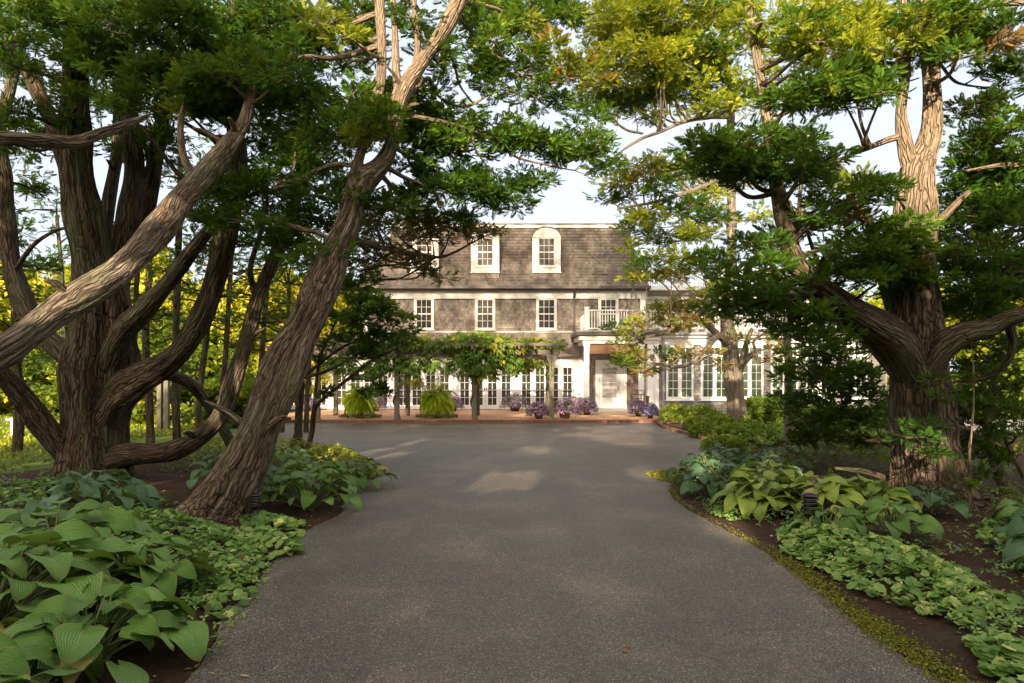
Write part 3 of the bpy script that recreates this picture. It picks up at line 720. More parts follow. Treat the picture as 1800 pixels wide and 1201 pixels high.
# ================================================================== TUBES (trunks, limbs, twigs)
class Tubes:
    def __init__(s): s.V = []; s.B = []; s.F = []; s.n = 0
    def add(s, pts, rad, seg=None, flute=.0, seed=0, cap=True, step=None):
        """pts: list of Vector, rad: list; Catmull-Rom swept, radius fluted like old bark"""
        p = np.array([tuple(q) for q in pts], float); r = np.array(rad, float)
        if len(p) < 2: return
        # resample
        pe = np.vstack([2*p[0]-p[1], p, 2*p[-1]-p[-2]]); re2 = np.concatenate([[r[0]], r, [r[-1]]])
        out, ro = [], []
        for i in range(1, len(pe)-2):
            L = np.linalg.norm(pe[i+1]-pe[i]); st = step or max(.05, min(re2[i], re2[i+1])*.7)
            n = int(np.clip(L/st, 1, 26))
            t = np.arange(n)/n; t = t[:, None]
            q = .5*((2*pe[i])+(pe[i+1]-pe[i-1])*t+(2*pe[i-1]-5*pe[i]+4*pe[i+1]-pe[i+2])*t**2+(3*pe[i]-pe[i-1]-3*pe[i+1]+pe[i+2])*t**3)
            out.append(q); tt = t[:, 0]; tt = tt*tt*(3-2*tt); ro.append(re2[i]*(1-tt)+re2[i+1]*tt)
        out.append(pe[-2][None]); ro.append([re2[-2]])
        q = np.vstack(out); rr = np.concatenate(ro); n = len(q)
        if seg is None: seg = int(np.clip(rr.max()*130, 5, 64))
        T = np.gradient(q, axis=0); T /= np.linalg.norm(T, axis=1)[:, None]+1e-9
        ref = np.array([0, 1, 0]) if abs(T[0][1]) < .9 else np.array([1, 0, 0])
        u = np.cross(T[0], ref); u /= np.linalg.norm(u)
        U = np.zeros_like(q)
        for i in range(n):
            u = u-T[i]*np.dot(u, T[i]); u /= np.linalg.norm(u)+1e-9; U[i] = u
        W = np.cross(T, U)
        th = np.arange(seg)/seg*2*np.pi
        arc = np.concatenate([[0], np.cumsum(np.linalg.norm(np.diff(q, axis=0), axis=1))])
        rs = np.random.default_rng(seed+11)
        f = np.ones((n, seg))
        if flute > 0:
            for k, a in ((2, .45), (3, .6), (5, .6), (8, .42), (13, .32), (19, .22)):
                if k*2.2 > seg: continue
                ph = rs.uniform(0, 6.28)+rs.uniform(-.9, .9)*arc/max(.5, rr.max()*4)+.35*np.sin(arc*rs.uniform(.8, 2.2)+rs.uniform(0, 6))+.12*np.sin(arc*rs.uniform(5, 9)+rs.uniform(0, 6))
                am = a*flute*(1+.5*np.sin(arc*rs.uniform(1, 3)+rs.uniform(0, 6)))
                sn = np.sin(k*th[None]+ph[:, None]); f += am[:, None]*(np.abs(sn)*2-1 if k > 4 else sn)*.7
            nz = rs.normal(0, 1, (n, seg)); nz = (nz+np.roll(nz, 1, 0)+np.roll(nz, 2, 0)+np.roll(nz, 3, 0)*.6)*.5; f += nz*.10*flute*min(1, seg/40)
            f *= 1+.05*flute/.1*np.sin(arc*5+rs.uniform(0, 6))[:, None]
        rad2 = rr[:, None]*f
        V = q[:, None]+rad2[..., None]*(np.cos(th)[None, :, None]*U[:, None]+np.sin(th)[None, :, None]*W[:, None])
        off = rs.uniform(0, 30)
        B = np.stack([np.cos(th)[None]*rr[:, None]+off, np.sin(th)[None]*rr[:, None]+off*.3, np.repeat(arc[:, None], seg, 1)], -1)
        b0 = s.n
        i, j = np.meshgrid(np.arange(n-1), np.arange(seg), indexing='ij'); j2 = (j+1) % seg
        F_ = np.stack([b0+i*seg+j, b0+i*seg+j2, b0+(i+1)*seg+j2, b0+(i+1)*seg+j], -1).reshape(-1, 4)
        s.V.append(V.reshape(-1, 3)); s.B.append(B.reshape(-1, 3)); s.F.append(F_); s.n += n*seg
        if cap:
            tip = q[-1]+T[-1]*rr[-1]*.5; s.V.append(tip[None]); s.B.append(B[-1].mean(0)[None]); k = s.n; s.n += 1
            jj = np.arange(seg); e = b0+(n-1)*seg
            s.F.append(np.stack([e+jj, e+(jj+1) % seg, np.full(seg, k), np.full(seg, k)], -1))
    def build(s, name, mat_, parent):
        V = np.vstack(s.V); B = np.vstack(s.B); F_ = np.vstack(s.F)
        tri = F_[:, 2] == F_[:, 3]
        loops = np.concatenate([F_[~tri].ravel(), F_[tri][:, :3].ravel()])
        cnt = np.concatenate([np.full((~tri).sum(), 4), np.full(tri.sum(), 3)])
        me = mesh_np(name, V, loops, cnt)
        a = me.attributes.new('bk', 'FLOAT_VECTOR', 'POINT'); a.data.foreach_set('vector', B.astype(np.float32).ravel())
        return link_mesh(name, me, mat_, parent, True)
def mesh_np(name, V, loops, cnt):
    me = bpy.data.meshes.new(name)
    me.vertices.add(len(V)); me.vertices.foreach_set('co', np.asarray(V, np.float32).ravel())
    me.loops.add(len(loops)); me.loops.foreach_set('vertex_index', np.asarray(loops, np.int32))
    me.polygons.add(len(cnt)); st = np.concatenate([[0], np.cumsum(cnt)[:-1]]).astype(np.int32)
    me.polygons.foreach_set('loop_start', st)
    me.update(calc_edges=True); return me

# ================================================================== LEAVES
def basis(d, up, roll=None):
    """arrays of unit frames: x along d"""
    d = d/(np.linalg.norm(d, axis=1)[:, None]+1e-9)
    y = np.cross(up, d); y /= np.linalg.norm(y, axis=1)[:, None]+1e-9
    z = np.cross(d, y)
    if roll is not None:
        c, s_ = np.cos(roll)[:, None], np.sin(roll)[:, None]; y, z = y*c+z*s_, z*c-y*s_
    return np.stack([d, y, z], 2)       # columns
class Leaves:
    """template polygons instanced into one mesh with a per-face tint"""
    def __init__(s): s.V = []; s.T = []
    def add(s, tmpl, pos, frames, scale, tint, jit=.08):
        # tmpl (q,4,3)
        N = len(pos); q = tmpl.shape[0]
        v = np.einsum('nij,qkj->nqki', frames, tmpl)*np.asarray(scale).reshape(-1, 1, 1, 1)+pos[:, None, None]
        s.V.append(v.reshape(-1, 4, 3).astype(np.float32))
        t = np.repeat(np.asarray(tint)[:, None], q, 1)+rng.normal(0, jit, (N, q)); s.T.append(np.clip(t, 0, 1).ravel().astype(np.float32))
    def build(s, name, mat_, parent=None, smooth=False):
        V = np.concatenate(s.V); T = np.concatenate(s.T); n = len(V)
        me = mesh_np(name, V.reshape(-1, 3), np.arange(n*4), np.full(n, 4))
        a = me.attributes.new('tint', 'FLOAT', 'FACE'); a.data.foreach_set('value', T)
        return link_mesh(name, me, mat_, parent, smooth)
def leaflet(x, y, L, W, ang, z=0, droop=0, tilt=0):
    c, s_ = math.cos(ang), math.sin(ang)
    def q(a, b, h): return (x+a*c-b*s_, y+a*s_+b*c, z+h-droop*a*a/L)
    return [q(0, 0, 0), q(L*.5, -W/2, tilt*W), q(L, 0, 0), q(L*.5, W/2, -tilt*W)]
def spray_cypress(n=4, L=.05, W=.02, span=.12):
    t = []
    for i in range(n):
        x = span*i/n; a = .78-.2*i/n; l = L*(1.2-.5*i/n)
        t.append(leaflet(x, 0, l, W, a, 0, .1, .3)); t.append(leaflet(x, 0, l, W, -a, 0, .1, -.3))
    t.append(leaflet(span*.8, 0, L*1.0, W, 0)); return np.array(t)
SP_NEAR = spray_cypress(5, .044, .0135, .088)
SP_FAR = spray_cypress(2, .11, .05, .14)
SP_BIG = np.array([leaflet(0, 0, .22, .13, a, 0, .3, .2) for a in (0, 2.0, -2.1)])
def rand_dirs(n):
    v = rng.normal(size=(n, 3)); return v/np.linalg.norm(v, axis=1)[:, None]

class Tree:
    def __init__(s, name, loc, label, cat='tree', group=None, trunk_mat='bark', seed=0, fl=1.3, wf=.70):
        s.root = empty(name, loc, label, cat, group); s.tb = Tubes(); s.skel = []; s.lv = {}; s.seed = seed; s.tm = trunk_mat; s.fl = fl; s.wf = wf; s.fill = True
    def limb(s, pts, flute=.10, cut=False, seg=None, join=True):
        """pts (px,py,Y,width_px)"""
        P3 = [P(a, b, y) for a, b, y, w in pts]; rr = [w*y/F/2*s.wf for a, b, y, w in pts]
        s.seed += 1; s.tb.add(P3, rr, flute=flute*s.fl, seed=s.seed, seg=seg)
        if join:
            for i in range(len(P3)-1):
                for k in range(6): t = k/6; s.skel.append((P3[i].lerp(P3[i+1], t), rr[i]*(1-t)+rr[i+1]*t))
            s.skel.append((P3[-1], rr[-1]))
    def limb3(s, pts, rr, flute=.1, join=True):
        P3 = [Vector(p) for p in pts]; s.seed += 1; s.tb.add(P3, rr, flute=flute, seed=s.seed)
        if join:
            for i in range(len(P3)-1):
                for k in range(6): t = k/6; s.skel.append((P3[i].lerp(P3[i+1], t), rr[i]*(1-t)+rr[i+1]*t))
    def pad(s, c, rx, ry, rz, mat_='cypress_green', dens=1.0, tmpl=None, tint=.5, rc=.2, branch=True, flat=.55, size=1.0, nspray=39):
        """a cloud of foliage: branch from the skeleton, twigs to clumps, sprays on each clump"""
        c = Vector(c); tmpl = SP_NEAR if tmpl is None else tmpl
        lv = s.lv.setdefault(mat_, Leaves())
        n = max(3, int(dens*2.1*(rx*ry)/(rc*rc)*(1+.35*rz/rc)))
        u = rand_dirs(n); rad = rng.uniform(.25, 1, n)**.45
        cl = u*rad[:, None]; 
        cl[:, 2] = np.where(cl[:, 2] < -.35, -.35-.25*rng.random(n), cl[:, 2])
        # uneven outline
        ph = rng.uniform(0, 6.28, 3); an = np.arctan2(cl[:, 1], cl[:, 0]); k = 1+.22*np.sin(2*an+ph[0])+.18*np.sin(3*an+ph[1])+.12*np.sin(5*an+ph[2])
        cl = cl*np.array([rx, ry, rz]); cl[:, :2] *= k[:, None]
        ctr = cl+np.array(c)
        hub = c+Vector((0, 0, -rz*.35))
        if branch and s.skel:
            best = min(s.skel, key=lambda q: (q[0]-hub).length*(1+max(0, q[0].z-hub.z)*.35/max(.3, (q[0]-hub).length))-min(q[1], .06)*3)
            a = best[0]; d = hub-a; L = d.length
            if L > .15:
                r0 = min(best[1]*.7, .018+.012*L+.02*rx); side = Vector((random.uniform(-1, 1), random.uniform(-1, 1), random.uniform(-.6, .3)))*L*.12
                pts = [a, a+d*.35+side+Vector((0, 0, -.04*L)), a+d*.7+side*.5+Vector((0, 0, .02*L)), hub]
                s.seed += 1; s.tb.add(pts, [r0, r0*.75, r0*.55, r0*.4], flute=.08, seed=s.seed, seg=7)
        r1 = .012+.004*rx
        idx = rng.permutation(n)[:max(3, int(n*.33))]
        for i in idx:
            e = Vector(ctr[i]); d = e-hub; m = hub+d*.5+Vector((random.uniform(-1, 1), random.uniform(-1, 1), random.uniform(-1, .4)))*d.length*.16
            s.tb.add([hub, m, e], [r1, r1*.6, r1*.25], seg=4, seed=0, cap=False, step=.25)
        ns = int(nspray)
        N = n*ns; dirs = rand_dirs(N); dirs[:, 2] *= flat; dirs[:, 2] += .12
        base = np.repeat(ctr, ns, 0); rcs = np.repeat(rc*rng.uniform(.6, 1.25, n), ns)
        out = np.repeat(cl/np.array([rx, ry, rz]), ns, 0)*.55
        d2 = dirs+out*np.array([1, 1, .5]); pos = base+dirs*np.array([1, 1, .62])*(rcs*rng.uniform(.15, 1, N)**.6)[:, None]
        fr = basis(d2+rng.normal(0, .25, (N, 3)), np.array([0, 0, 1.0])+rng.normal(0, .35, (N, 3)), rng.uniform(-.9, .9, N))
        ct = np.repeat(np.clip(rng.normal(tint, .13, n), .02, .98), ns)
        lv.add(tmpl, pos, fr, rng.uniform(.75, 1.3, N)*size, np.clip(ct+rng.normal(0, .10, N), 0, 1), .05)
    def padp(s, px, py, Y, rx, rz, mat_='cypress_green', **kw):
        k = Y/F; fill = kw.pop('fill', s.fill)
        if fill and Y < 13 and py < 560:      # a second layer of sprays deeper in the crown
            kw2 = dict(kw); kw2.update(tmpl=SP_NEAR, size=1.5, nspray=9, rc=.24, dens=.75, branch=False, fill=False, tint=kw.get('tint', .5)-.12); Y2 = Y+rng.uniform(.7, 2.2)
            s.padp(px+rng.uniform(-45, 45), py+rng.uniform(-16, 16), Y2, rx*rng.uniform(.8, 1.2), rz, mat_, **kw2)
        k = Y/F; ry = kw.pop('ry', None); ry = (rx*.75*k if ry is None else ry)
        s.pad(P(px, py, Y), rx*k, ry, rz*k, mat_, **kw)
    def stubs(s, n, rmin=.07):
        big = [q for q in s.skel if q[1] > rmin and q[0].y > 4]
        for _ in range(n):
            a, r = random.choice(big); an = random.uniform(0, 6.28); d = Vector((math.cos(an), math.sin(an)-.4, random.uniform(.0, .7))).normalized(); L = r*.8+random.uniform(.08, .35)
            r0 = random.uniform(.015, .03)+r*.06; s.seed += 1
            s.tb.add([a, a+d*(r*.9), a+d*(r+L*.5)+Vector((0, 0, .03)), a+d*(r+L)], [r0*1.6, r0*1.3, r0, r0*.45], flute=.15, seed=s.seed, seg=9)
    def build(s, crown='crown'):
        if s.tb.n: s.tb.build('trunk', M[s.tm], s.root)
        for m_, l in s.lv.items(): l.build(crown, M[m_], s.root)
        return s.root
def Gp(px, py): v = G(px, py); return v

# ------------------------------------------------------------------ A: big many-stemmed tree, left
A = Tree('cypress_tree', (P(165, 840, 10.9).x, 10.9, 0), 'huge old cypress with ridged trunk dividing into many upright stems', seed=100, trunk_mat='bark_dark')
A.limb([(165,862,10.9,205),(165,835,10.9,165),(165,780,10.9,138),(170,700,10.9,142),(176,620,10.9,138),(176,545,10.9,118),(165,475,10.9,98),(150,400,10.8,84),(137,330,10.7,74),(129,260,10.6,70),(130,180,10.5,58),(136,90,10.4,48),(140,0,10.3,38),(145,-90,10.2,20)], .13)
A.limb([(190,600,11,70),(195,520,11.1,72),(212,440,11.2,58),(226,380,11.3,50),(236,300,11.4,45),(229,220,11.5,40),(225,120,11.6,34),(221,0,11.6,25),(221,-80,11.6,14)])
A.limb([(185,560,11.3,60),(215,470,11.6,46),(247,400,11.8,40),(266,330,11.9,37),(276,260,12,34),(290,180,12,28),(300,60,12,20),(305,-60,12,12)])
A.limb([(180,520,11.2,46),(182,430,11.5,38),(192,350,11.8,28),(207,250,12,25),(205,100,12,18),(200,-40,12,10)])
A.limb([(190,640,10.7,60),(215,585,10.5,56),(255,543,10.3,44),(300,492,10.1,36),(345,432,9.9,32),(380,390,9.8,28),(430,335,9.7,20),(480,300,9.6,14),(530,270,9.5,8)])
A.limb([(180,740,10.8,80),(215,690,10.7,88),(255,662,10.6,66),(305,630,10.5,56),(347,572,10.4,53),(376,500,10.4,52),(396,420,10.4,50),(410,350,10.5,47),(418,270,10.5,44),(408,185,10.6,36),(408,90,10.6,26),(412,-20,10.6,16)])
A.limb([(190,815,10.8,60),(225,800,10.6,56),(285,796,10.4,46),(340,775,10.3,42),(386,733,10.3,39),(410,670,10.4,38),(436,590,10.5,36),(452,530,10.6,34),(476,468,10.7,32),(503,410,10.8,29),(521,350,10.9,26),(531,290,11,22),(540,210,11,17),(546,90,11,10)])
A.limb([(452,530,10.6,20),(440,475,10.8,14),(455,420,11,12),(468,370,11.1,10),(470,300,11.2,7)], .06)
A.limb([(258,664,10.8,36),(300,660,11.6,27),(335,676,11.8,27),(366,712,12,26),(392,752,12.1,25),(415,800,12.2,24),(430,850,12.3,22)])
A.limb([(150,830,10.8,70),(112,790,10.7,62),(72,742,10.5,56),(36,692,10.3,52),(0,656,10.1,48),(-60,600,9.9,40),(-110,500,9.8,30)])
A.limb([(160,660,11,60),(112,618,11.1,52),(72,585,11.2,46),(42,530,11.3,46),(22,470,11.4,44),(10,400,11.5,46),(5,320,11.6,42),(-5,240,11.7,34),(20,150,11.8,22),(40,60,11.8,14)])
A.limb([(150,860,10.4,50),(95,850,10.15,26),(50,850,10.1,18),(0,862,9.8,15),(-50,868,9.6,8)])
A.limb([(130,320,10.7,50),(105,250,10.8,40),(70,170,10.9,34),(30,90,11,28),(-10,20,11,20),(-60,-60,11,10)])
A.limb([(24,478,11.35,14),(60,430,11,11),(100,405,10.9,8),(130,400,10.8,6)], .05)
A.limb([(236,330,11.4,18),(262,290,11.5,15),(250,240,11.6,12)], .05)
padsA = [(50,10,60,26),(125,25,60,30),(205,45,85,38),(300,30,90,42),(395,20,80,40),(475,35,65,38),(180,105,75,30),(262,125,85,30),(345,105,85,32),(430,105,75,38),(150,172,48,18),(262,185,55,20),(35,115,45,16),(60,62,45,18),(15,190,35,14),(105,205,35,12),(-20,60,50,40),(-30,240,40,30)]
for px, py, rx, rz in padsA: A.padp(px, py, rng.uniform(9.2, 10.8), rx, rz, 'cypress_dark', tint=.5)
for i in range(58):
    px, py = rng.uniform(-30, 560), rng.uniform(-20, 275)
    if 40 < px < 120 and 60 < py < 250 and rng.random() < .5: continue
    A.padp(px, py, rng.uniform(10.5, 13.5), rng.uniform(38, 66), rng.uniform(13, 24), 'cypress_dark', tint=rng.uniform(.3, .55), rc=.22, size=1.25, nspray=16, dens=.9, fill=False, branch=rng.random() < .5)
for px, py, rx, rz in [(60,330,40,16),(25,420,35,14),(-20,350,50,30),(70,470,30,10)]: A.padp(px, py, 12.5, rx, rz, 'cypress_dark', dens=.6)
A.padp(338,135,9.2,22,22,'cypress_sunlit',tint=.6, branch=True); A.padp(330,195,9.0,30,10,'cypress_green',tint=.7)
A.padp(210,185,9.0,30,8,'cypress_green',tint=.6)
# ------------------------------------------------------------------ G: tree out of frame whose limbs cross the left side
Gt = Tree('leaning_tree', (P(-340, 1040, 5.2).x, 5.2, 0), 'old tree cut off at the left edge, with thick diagonal limb and broken stub', seed=200, wf=.56)
Gt.limb([(-340,1050,5.2,190),(-310,900,5.2,145),(-240,775,5.4,120),(-120,690,5.7,104),(0,620,6.1,94),(50,585,6.3,88),(100,546,6.6,86),(150,515,6.8,84),(200,484,7.1,84),(240,446,7.3,80),(275,408,7.6,82),(322,345,8.0,74),(360,305,8.2,64),(395,262,8.4,50),(425,222,8.6,38),(438,180,8.7,28),(441,140,8.8,20),(420,105,9.0,10)], .11)
Gt.limb([(-310,900,5.2,100),(-335,600,5.1,95),(-310,350,5.2,80),(-290,100,5.3,60),(-280,-200,5.4,30)])
Gt.limb([(-312,380,5.2,60),(-220,300,5.3,52),(-100,252,5.5,46),(0,243,5.8,41),(50,246,5.9,41),(95,249,6.0,42),(135,250,6.1,41),(170,237,6.2,34),(215,222,6.3,26),(262,203,6.4,10)], .12)
Gt.limb([(345,325,8.1,34),(322,270,8.4,24),(318,215,8.6,18),(330,160,8.8,12)], .08)
Gt.limb([(322,345,8.1,24),(352,300,8.9,18),(400,240,9.5,13),(440,200,9.9,8)], .05)
for px, py, rx, rz in [(330,168,75,26),(405,165,85,30),(475,172,55,26),(390,130,60,20),(420,205,50,12),(440,120,60,24),(500,130,50,24)]:
    Gt.padp(px, py, rng.uniform(8.2, 9.4), rx, rz, 'cypress_dark', tint=.55, size=1.0)
for px, py, rx, rz in [(-300,60,160,60),(-240,-60,160,50)]: Gt.padp(px, py, 5.5, rx, rz, 'cypress_dark', dens=.5)
# ------------------------------------------------------------------ B: leaning tree beside the drive
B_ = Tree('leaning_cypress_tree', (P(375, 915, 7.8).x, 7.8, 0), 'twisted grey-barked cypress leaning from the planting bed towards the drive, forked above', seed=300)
B_.limb([(350,950,7.7,190),(378,905,7.8,140),(408,858,7.8,108),(438,800,7.85,100),(470,725,7.9,96),(498,655,8.0,98),(520,605,8.05,92),(548,548,8.1,80),(572,490,8.15,74),(592,440,8.2,66),(612,395,8.2,58),(626,350,8.25,54),(640,318,8.3,56),(672,288,8.35,42),(690,248,8.4,34),(696,205,8.4,32),(706,165,8.4,38),(735,118,8.4,34),(762,80,8.4,32),(786,42,8.4,34),(806,0,8.4,32),(835,-70,8.4,22)], .12)
B_.limb([(616,370,8.25,34),(624,310,8.3,32),(634,270,8.35,27),(648,225,8.4,28),(668,150,8.45,27),(671,80,8.5,26),(667,10,8.5,26),(664,-80,8.5,16)])
B_.limb([(702,175,8.4,26),(696,125,8.45,20),(694,60,8.5,17),(690,-10,8.5,15),(690,-80,8.5,8)])
B_.limb([(728,125,8.4,20),(734,80,8.5,16),(729,20,8.6,14),(726,-50,8.6,8)], .07)
B_.limb([(600,425,8.3,17),(640,426,9,15),(682,438,9.7,12),(740,448,10.5,9),(773,452,11,8),(800,443,11.2,6),(828,428,11.4,5),(858,412,11.6,3)], .05)
B_.limb([(773,452,11,6),(785,430,11,4),(790,405,11,3),(800,385,11,2)], .04)
B_.limb([(628,292,8.3,13),(592,289,8.4,13),(560,300,8.5,15),(520,318,8.6,14),(490,330,8.7,12),(440,345,8.9,9),(390,365,9,6)], .07)
B_.limb([(590,425,8.3,13),(560,410,8.4,12),(520,400,8.5,13),(470,382,8.6,11),(430,375,8.7,10),(390,377,8.8,8)], .07)
B_.limb([(575,440,8.3,9),(555,422,8.4,8),(530,402,8.5,8)], .05)
B_.limb([(700,190,8.5,14),(750,138,8.9,11),(762,160,9.1,8),(790,182,9.3,7),(825,186,9.4,7),(870,160,9.6,4)], .06)
B_.limb([(779,56,8.45,10),(800,120,8.9,7),(808,150,9.1,6),(830,180,9.4,5)], .05)
B_.limb([(796,20,8.45,12),(840,70,9.2,9),(880,120,9.6,7),(940,140,10,5),(1000,150,10.3,3)], .05)
B_.limb([(805,2,8.45,12),(880,20,9.2,10),(890,60,9.5,8),(905,85,9.8,5)], .05)
B_.limb([(700,200,8.5,14),(780,215,8.9,11),(830,230,9.3,9),(870,245,9.6,8),(905,275,9.8,6),(960,290,10,5),(1010,300,10.2,3)], .06)
B_.limb([(829,229,9.3,7),(835,262,9.4,6),(855,290,9.6,4),(880,320,9.8,3)], .05)
for px, py, rx, rz, m_ in [
 (630,222,75,26,'g'),(690,215,60,22,'d'),(740,180,70,26,'d'),(790,208,60,18,'g'),(640,180,45,16,'d'),(720,232,60,14,'g'),(770,240,50,12,'g'),(660,245,60,10,'g'),
 (590,235,55,30,'d'),(560,180,60,36,'d'),(600,100,50,50,'d'),(550,55,60,45,'d'),(615,30,50,30,'d'),(520,235,50,30,'d'),(620,155,40,30,'d'),(500,95,45,40,'d'),
 (560,340,55,26,'d'),(500,300,55,24,'d'),(460,330,60,22,'d'),(400,345,60,22,'d'),(440,385,60,16,'d'),(570,388,50,16,'d'),(480,430,50,14,'d'),(550,445,45,18,'d'),(380,320,40,20,'d'),(350,385,40,14,'d'),
 (520,270,50,20,'d'),(600,330,30,30,'d'),
 (720,285,45,14,'d'),(790,262,70,14,'g'),(870,232,60,20,'g'),(925,245,70,22,'g'),(985,262,60,20,'g'),(1045,225,34,16,'g'),(1040,258,42,20,'g'),(1050,290,34,16,'g'),
 (800,312,55,14,'d'),(760,335,50,14,'d'),(850,330,75,18,'d'),(930,318,50,18,'d'),(720,345,50,12,'d'),(880,350,60,10,'d'),(690,362,50,12,'d'),
 (765,100,35,18,'d'),(830,120,55,24,'g'),(890,98,55,26,'g'),(955,120,45,20,'g'),(860,55,55,26,'g'),(930,30,75,34,'g'),(1000,18,55,28,'g'),(860,5,70,25,'g'),(780,262,35,12,'d'),
 (720,20,30,30,'d'),(750,60,25,20,'d'),(640,60,25,20,'d'),(900,155,60,14,'g'),(960,175,45,10,'g')]:
    m_ = {'g': 'cypress_green', 'd': 'cypress_dark'}[m_]
    t = min(1, max(0, (px-700)/350)); Y = 8.5+1.7*t+rng.uniform(-.4, .7)
    B_.padp(px, py, Y, rx, rz, m_, tint=.5+.05*t, dens=.9)
for i in range(26):
    px, py = rng.uniform(290, 640), rng.uniform(285, 450)
    B_.padp(px, py, rng.uniform(9.5, 12.5), rng.uniform(30, 55), rng.uniform(8, 15), 'cypress_dark', tint=rng.uniform(.3, .5), rc=.2, size=1.2, nspray=14, dens=.75, fill=False, branch=rng.random() < .4)
for px, py, rx, rz in [(670,400,45,14),(700,430,40,16),(740,398,50,14),(760,420,40,10),(800,400,40,12),(845,402,38,12),(820,412,30,8),(720,462,36,14),(660,455,36,16),(745,475,22,12),(640,430,35,18)]:
    B_.padp(px, py, 9.6+1.8*min(1, (px-600)/240), rx, rz, 'cypress_brown', tint=.45, dens=.6, size=.85)
for px, py, rx, rz in [(615,478,34,16),(640,470,30,14),(628,500,30,12),(600,505,30,14)]:
    B_.padp(px, py, 11.5+rng.uniform(-.5, .5), rx, rz, 'cypress_dark', tint=.5, dens=.8)
for px, py, rx, rz in [(670,385,50,12),(760,385,50,10),(810,385,40,8)]:
    B_.padp(px, py, 10.8, rx, rz, 'cypress_green', tint=.4, dens=.8)
for px, py, rx, rz in [(560,35,30,16),(610,60,26,16),(650,238,30,8)]: B_.padp(px, py, 8.1, rx, rz, 'cypress_sunlit', tint=.4)
for px, py, rx, rz in [(910,40,40,16),(960,85,40,16),(990,110,35,14),(1010,135,30,12)]: B_.padp(px, py, 9.3, rx, rz, 'cypress_sunlit', tint=.35)
# ------------------------------------------------------------------ C: shrubby juniper by the court
C_ = Tree('juniper_tree', (P(535, 785, 15.5).x, 15.5, 0), 'bushy dark juniper on thin crooked stems at the left end of the court', seed=400, trunk_mat='bark_dark')
C_.limb([(527,800,15.5,26),(524,760,15.5,21),(527,700,15.5,20),(532,650,15.4,16),(548,600,15.3,13),(556,550,15.2,10),(565,500,15.2,6)], .08)
C_.limb([(538,800,15.5,16),(548,760,15.4,13),(553,720,15.3,12),(568,702,15.2,9),(620,660,15,8),(660,630,14.8,6),(700,612,14.7,4),(735,595,14.6,3)], .06)
C_.limb([(550,730,15.4,9),(556,680,15.4,9),(562,630,15.4,8),(580,590,15.3,6),(592,560,15.3,4)], .05)
C_.limb([(532,665,15.4,10),(580,650,15.2,8),(630,622,15,6),(680,595,14.8,4)], .05)
C_.limb([(535,660,15.4,10),(600,612,15.3,7),(650,590,15.1,5),(690,560,15,3)], .05)
C_.limb([(500,805,15.7,12),(516,775,15.6,11),(528,735,15.5,10)], .05, join=False)
C_.limb([(610,665,15,5),(650,670,14.8,4),(690,690,14.7,3)], .03)
for px, py, rx, rz in [(650,562,45,22),(690,578,38,20),(625,540,42,20),(700,600,30,14),(600,580,40,24),(650,600,45,16),(560,565,30,22),(580,610,30,18),(620,625,34,12),(660,620,28,10),(560,640,20,14),(720,592,18,12)]:
    C_.padp(px, py, 15.2+rng.uniform(-.7, .5), rx, rz, 'cypress_dark', tint=.55, rc=.2, size=1.15, dens=.62)
for px, py, rx, rz in [(660,535,46,14),(690,560,34,12),(640,518,36,12)]: C_.padp(px, py, 14.6, rx, rz, 'cypress_green', tint=.62, rc=.2)
for px, py, rx, rz in [(650,690,14,7),(672,690,16,7),(662,680,12,5),(570,690,10,10)]: C_.padp(px, py, 14.5, rx, rz, 'cypress_dark', tint=.3, rc=.18)
# ------------------------------------------------------------------ D: great tree on the right
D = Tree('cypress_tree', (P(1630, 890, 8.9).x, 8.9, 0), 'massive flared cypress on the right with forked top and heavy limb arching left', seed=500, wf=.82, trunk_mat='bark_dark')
D.limb([(1640,925,8.85,230),(1634,880,8.9,165),(1630,835,8.9,128),(1624,775,8.9,112),(1618,715,8.9,104),(1614,660,8.9,108),(1608,605,8.9,112),(1608,545,8.9,84),(1606,470,8.9,76),(1606,400,8.9,68),(1609,340,8.9,64),(1612,300,8.9,62),(1628,262,8.9,42),(1638,215,8.9,33),(1637,150,8.9,31),(1632,70,8.9,34),(1630,0,8.9,26),(1628,-90,8.9,14)], .12)
D.limb([(1610,320,8.9,40),(1598,285,8.9,32),(1589,240,8.9,27),(1584,200,8.9,22),(1590,140,8.9,22),(1592,80,8.9,18),(1588,0,8.9,12)])
D.limb([(1608,670,8.8,70),(1585,620,8.7,80),(1553,585,8.6,80),(1510,560,8.5,74),(1468,535,8.4,66),(1432,503,8.4,52),(1402,465,8.5,42),(1386,425,8.6,38),(1376,380,8.7,34),(1366,330,8.8,28),(1354,260,8.9,23),(1346,190,9,20),(1332,110,9,17),(1316,20,9,13),(1310,-80,9,8)])
D.limb([(1592,600,9.1,50),(1572,540,9.2,36),(1552,480,9.3,28),(1530,400,9.4,20),(1490,330,9.5,12)])
D.limb([(1588,238,8.9,14),(1560,246,8.9,14),(1530,258,8.9,13),(1500,270,9,10),(1460,288,9,6)])
D.limb([(1630,650,8.7,60),(1662,606,8.6,56),(1700,585,8.5,46),(1738,578,8.4,40),(1770,562,8.3,34),(1810,550,8.2,32),(1880,530,8,26)])
D.limb([(1770,560,8.4,22),(1780,600,8.5,18),(1772,632,8.6,16),(1745,658,8.7,12),(1712,668,8.8,8),(1670,672,8.9,4)], .08)
D.limb([(1636,400,9,22),(1665,375,9.2,16),(1700,340,9.4,12),(1740,310,9.6,8)], .07)
D.limb([(1655,850,8.8,40),(1700,868,8.6,26),(1740,872,8.5,18)], .1)
D.limb([(1640,110,8.9,12),(1690,40,9,10),(1730,10,9,14),(1800,5,9,13),(1860,0,9,10)], .06)
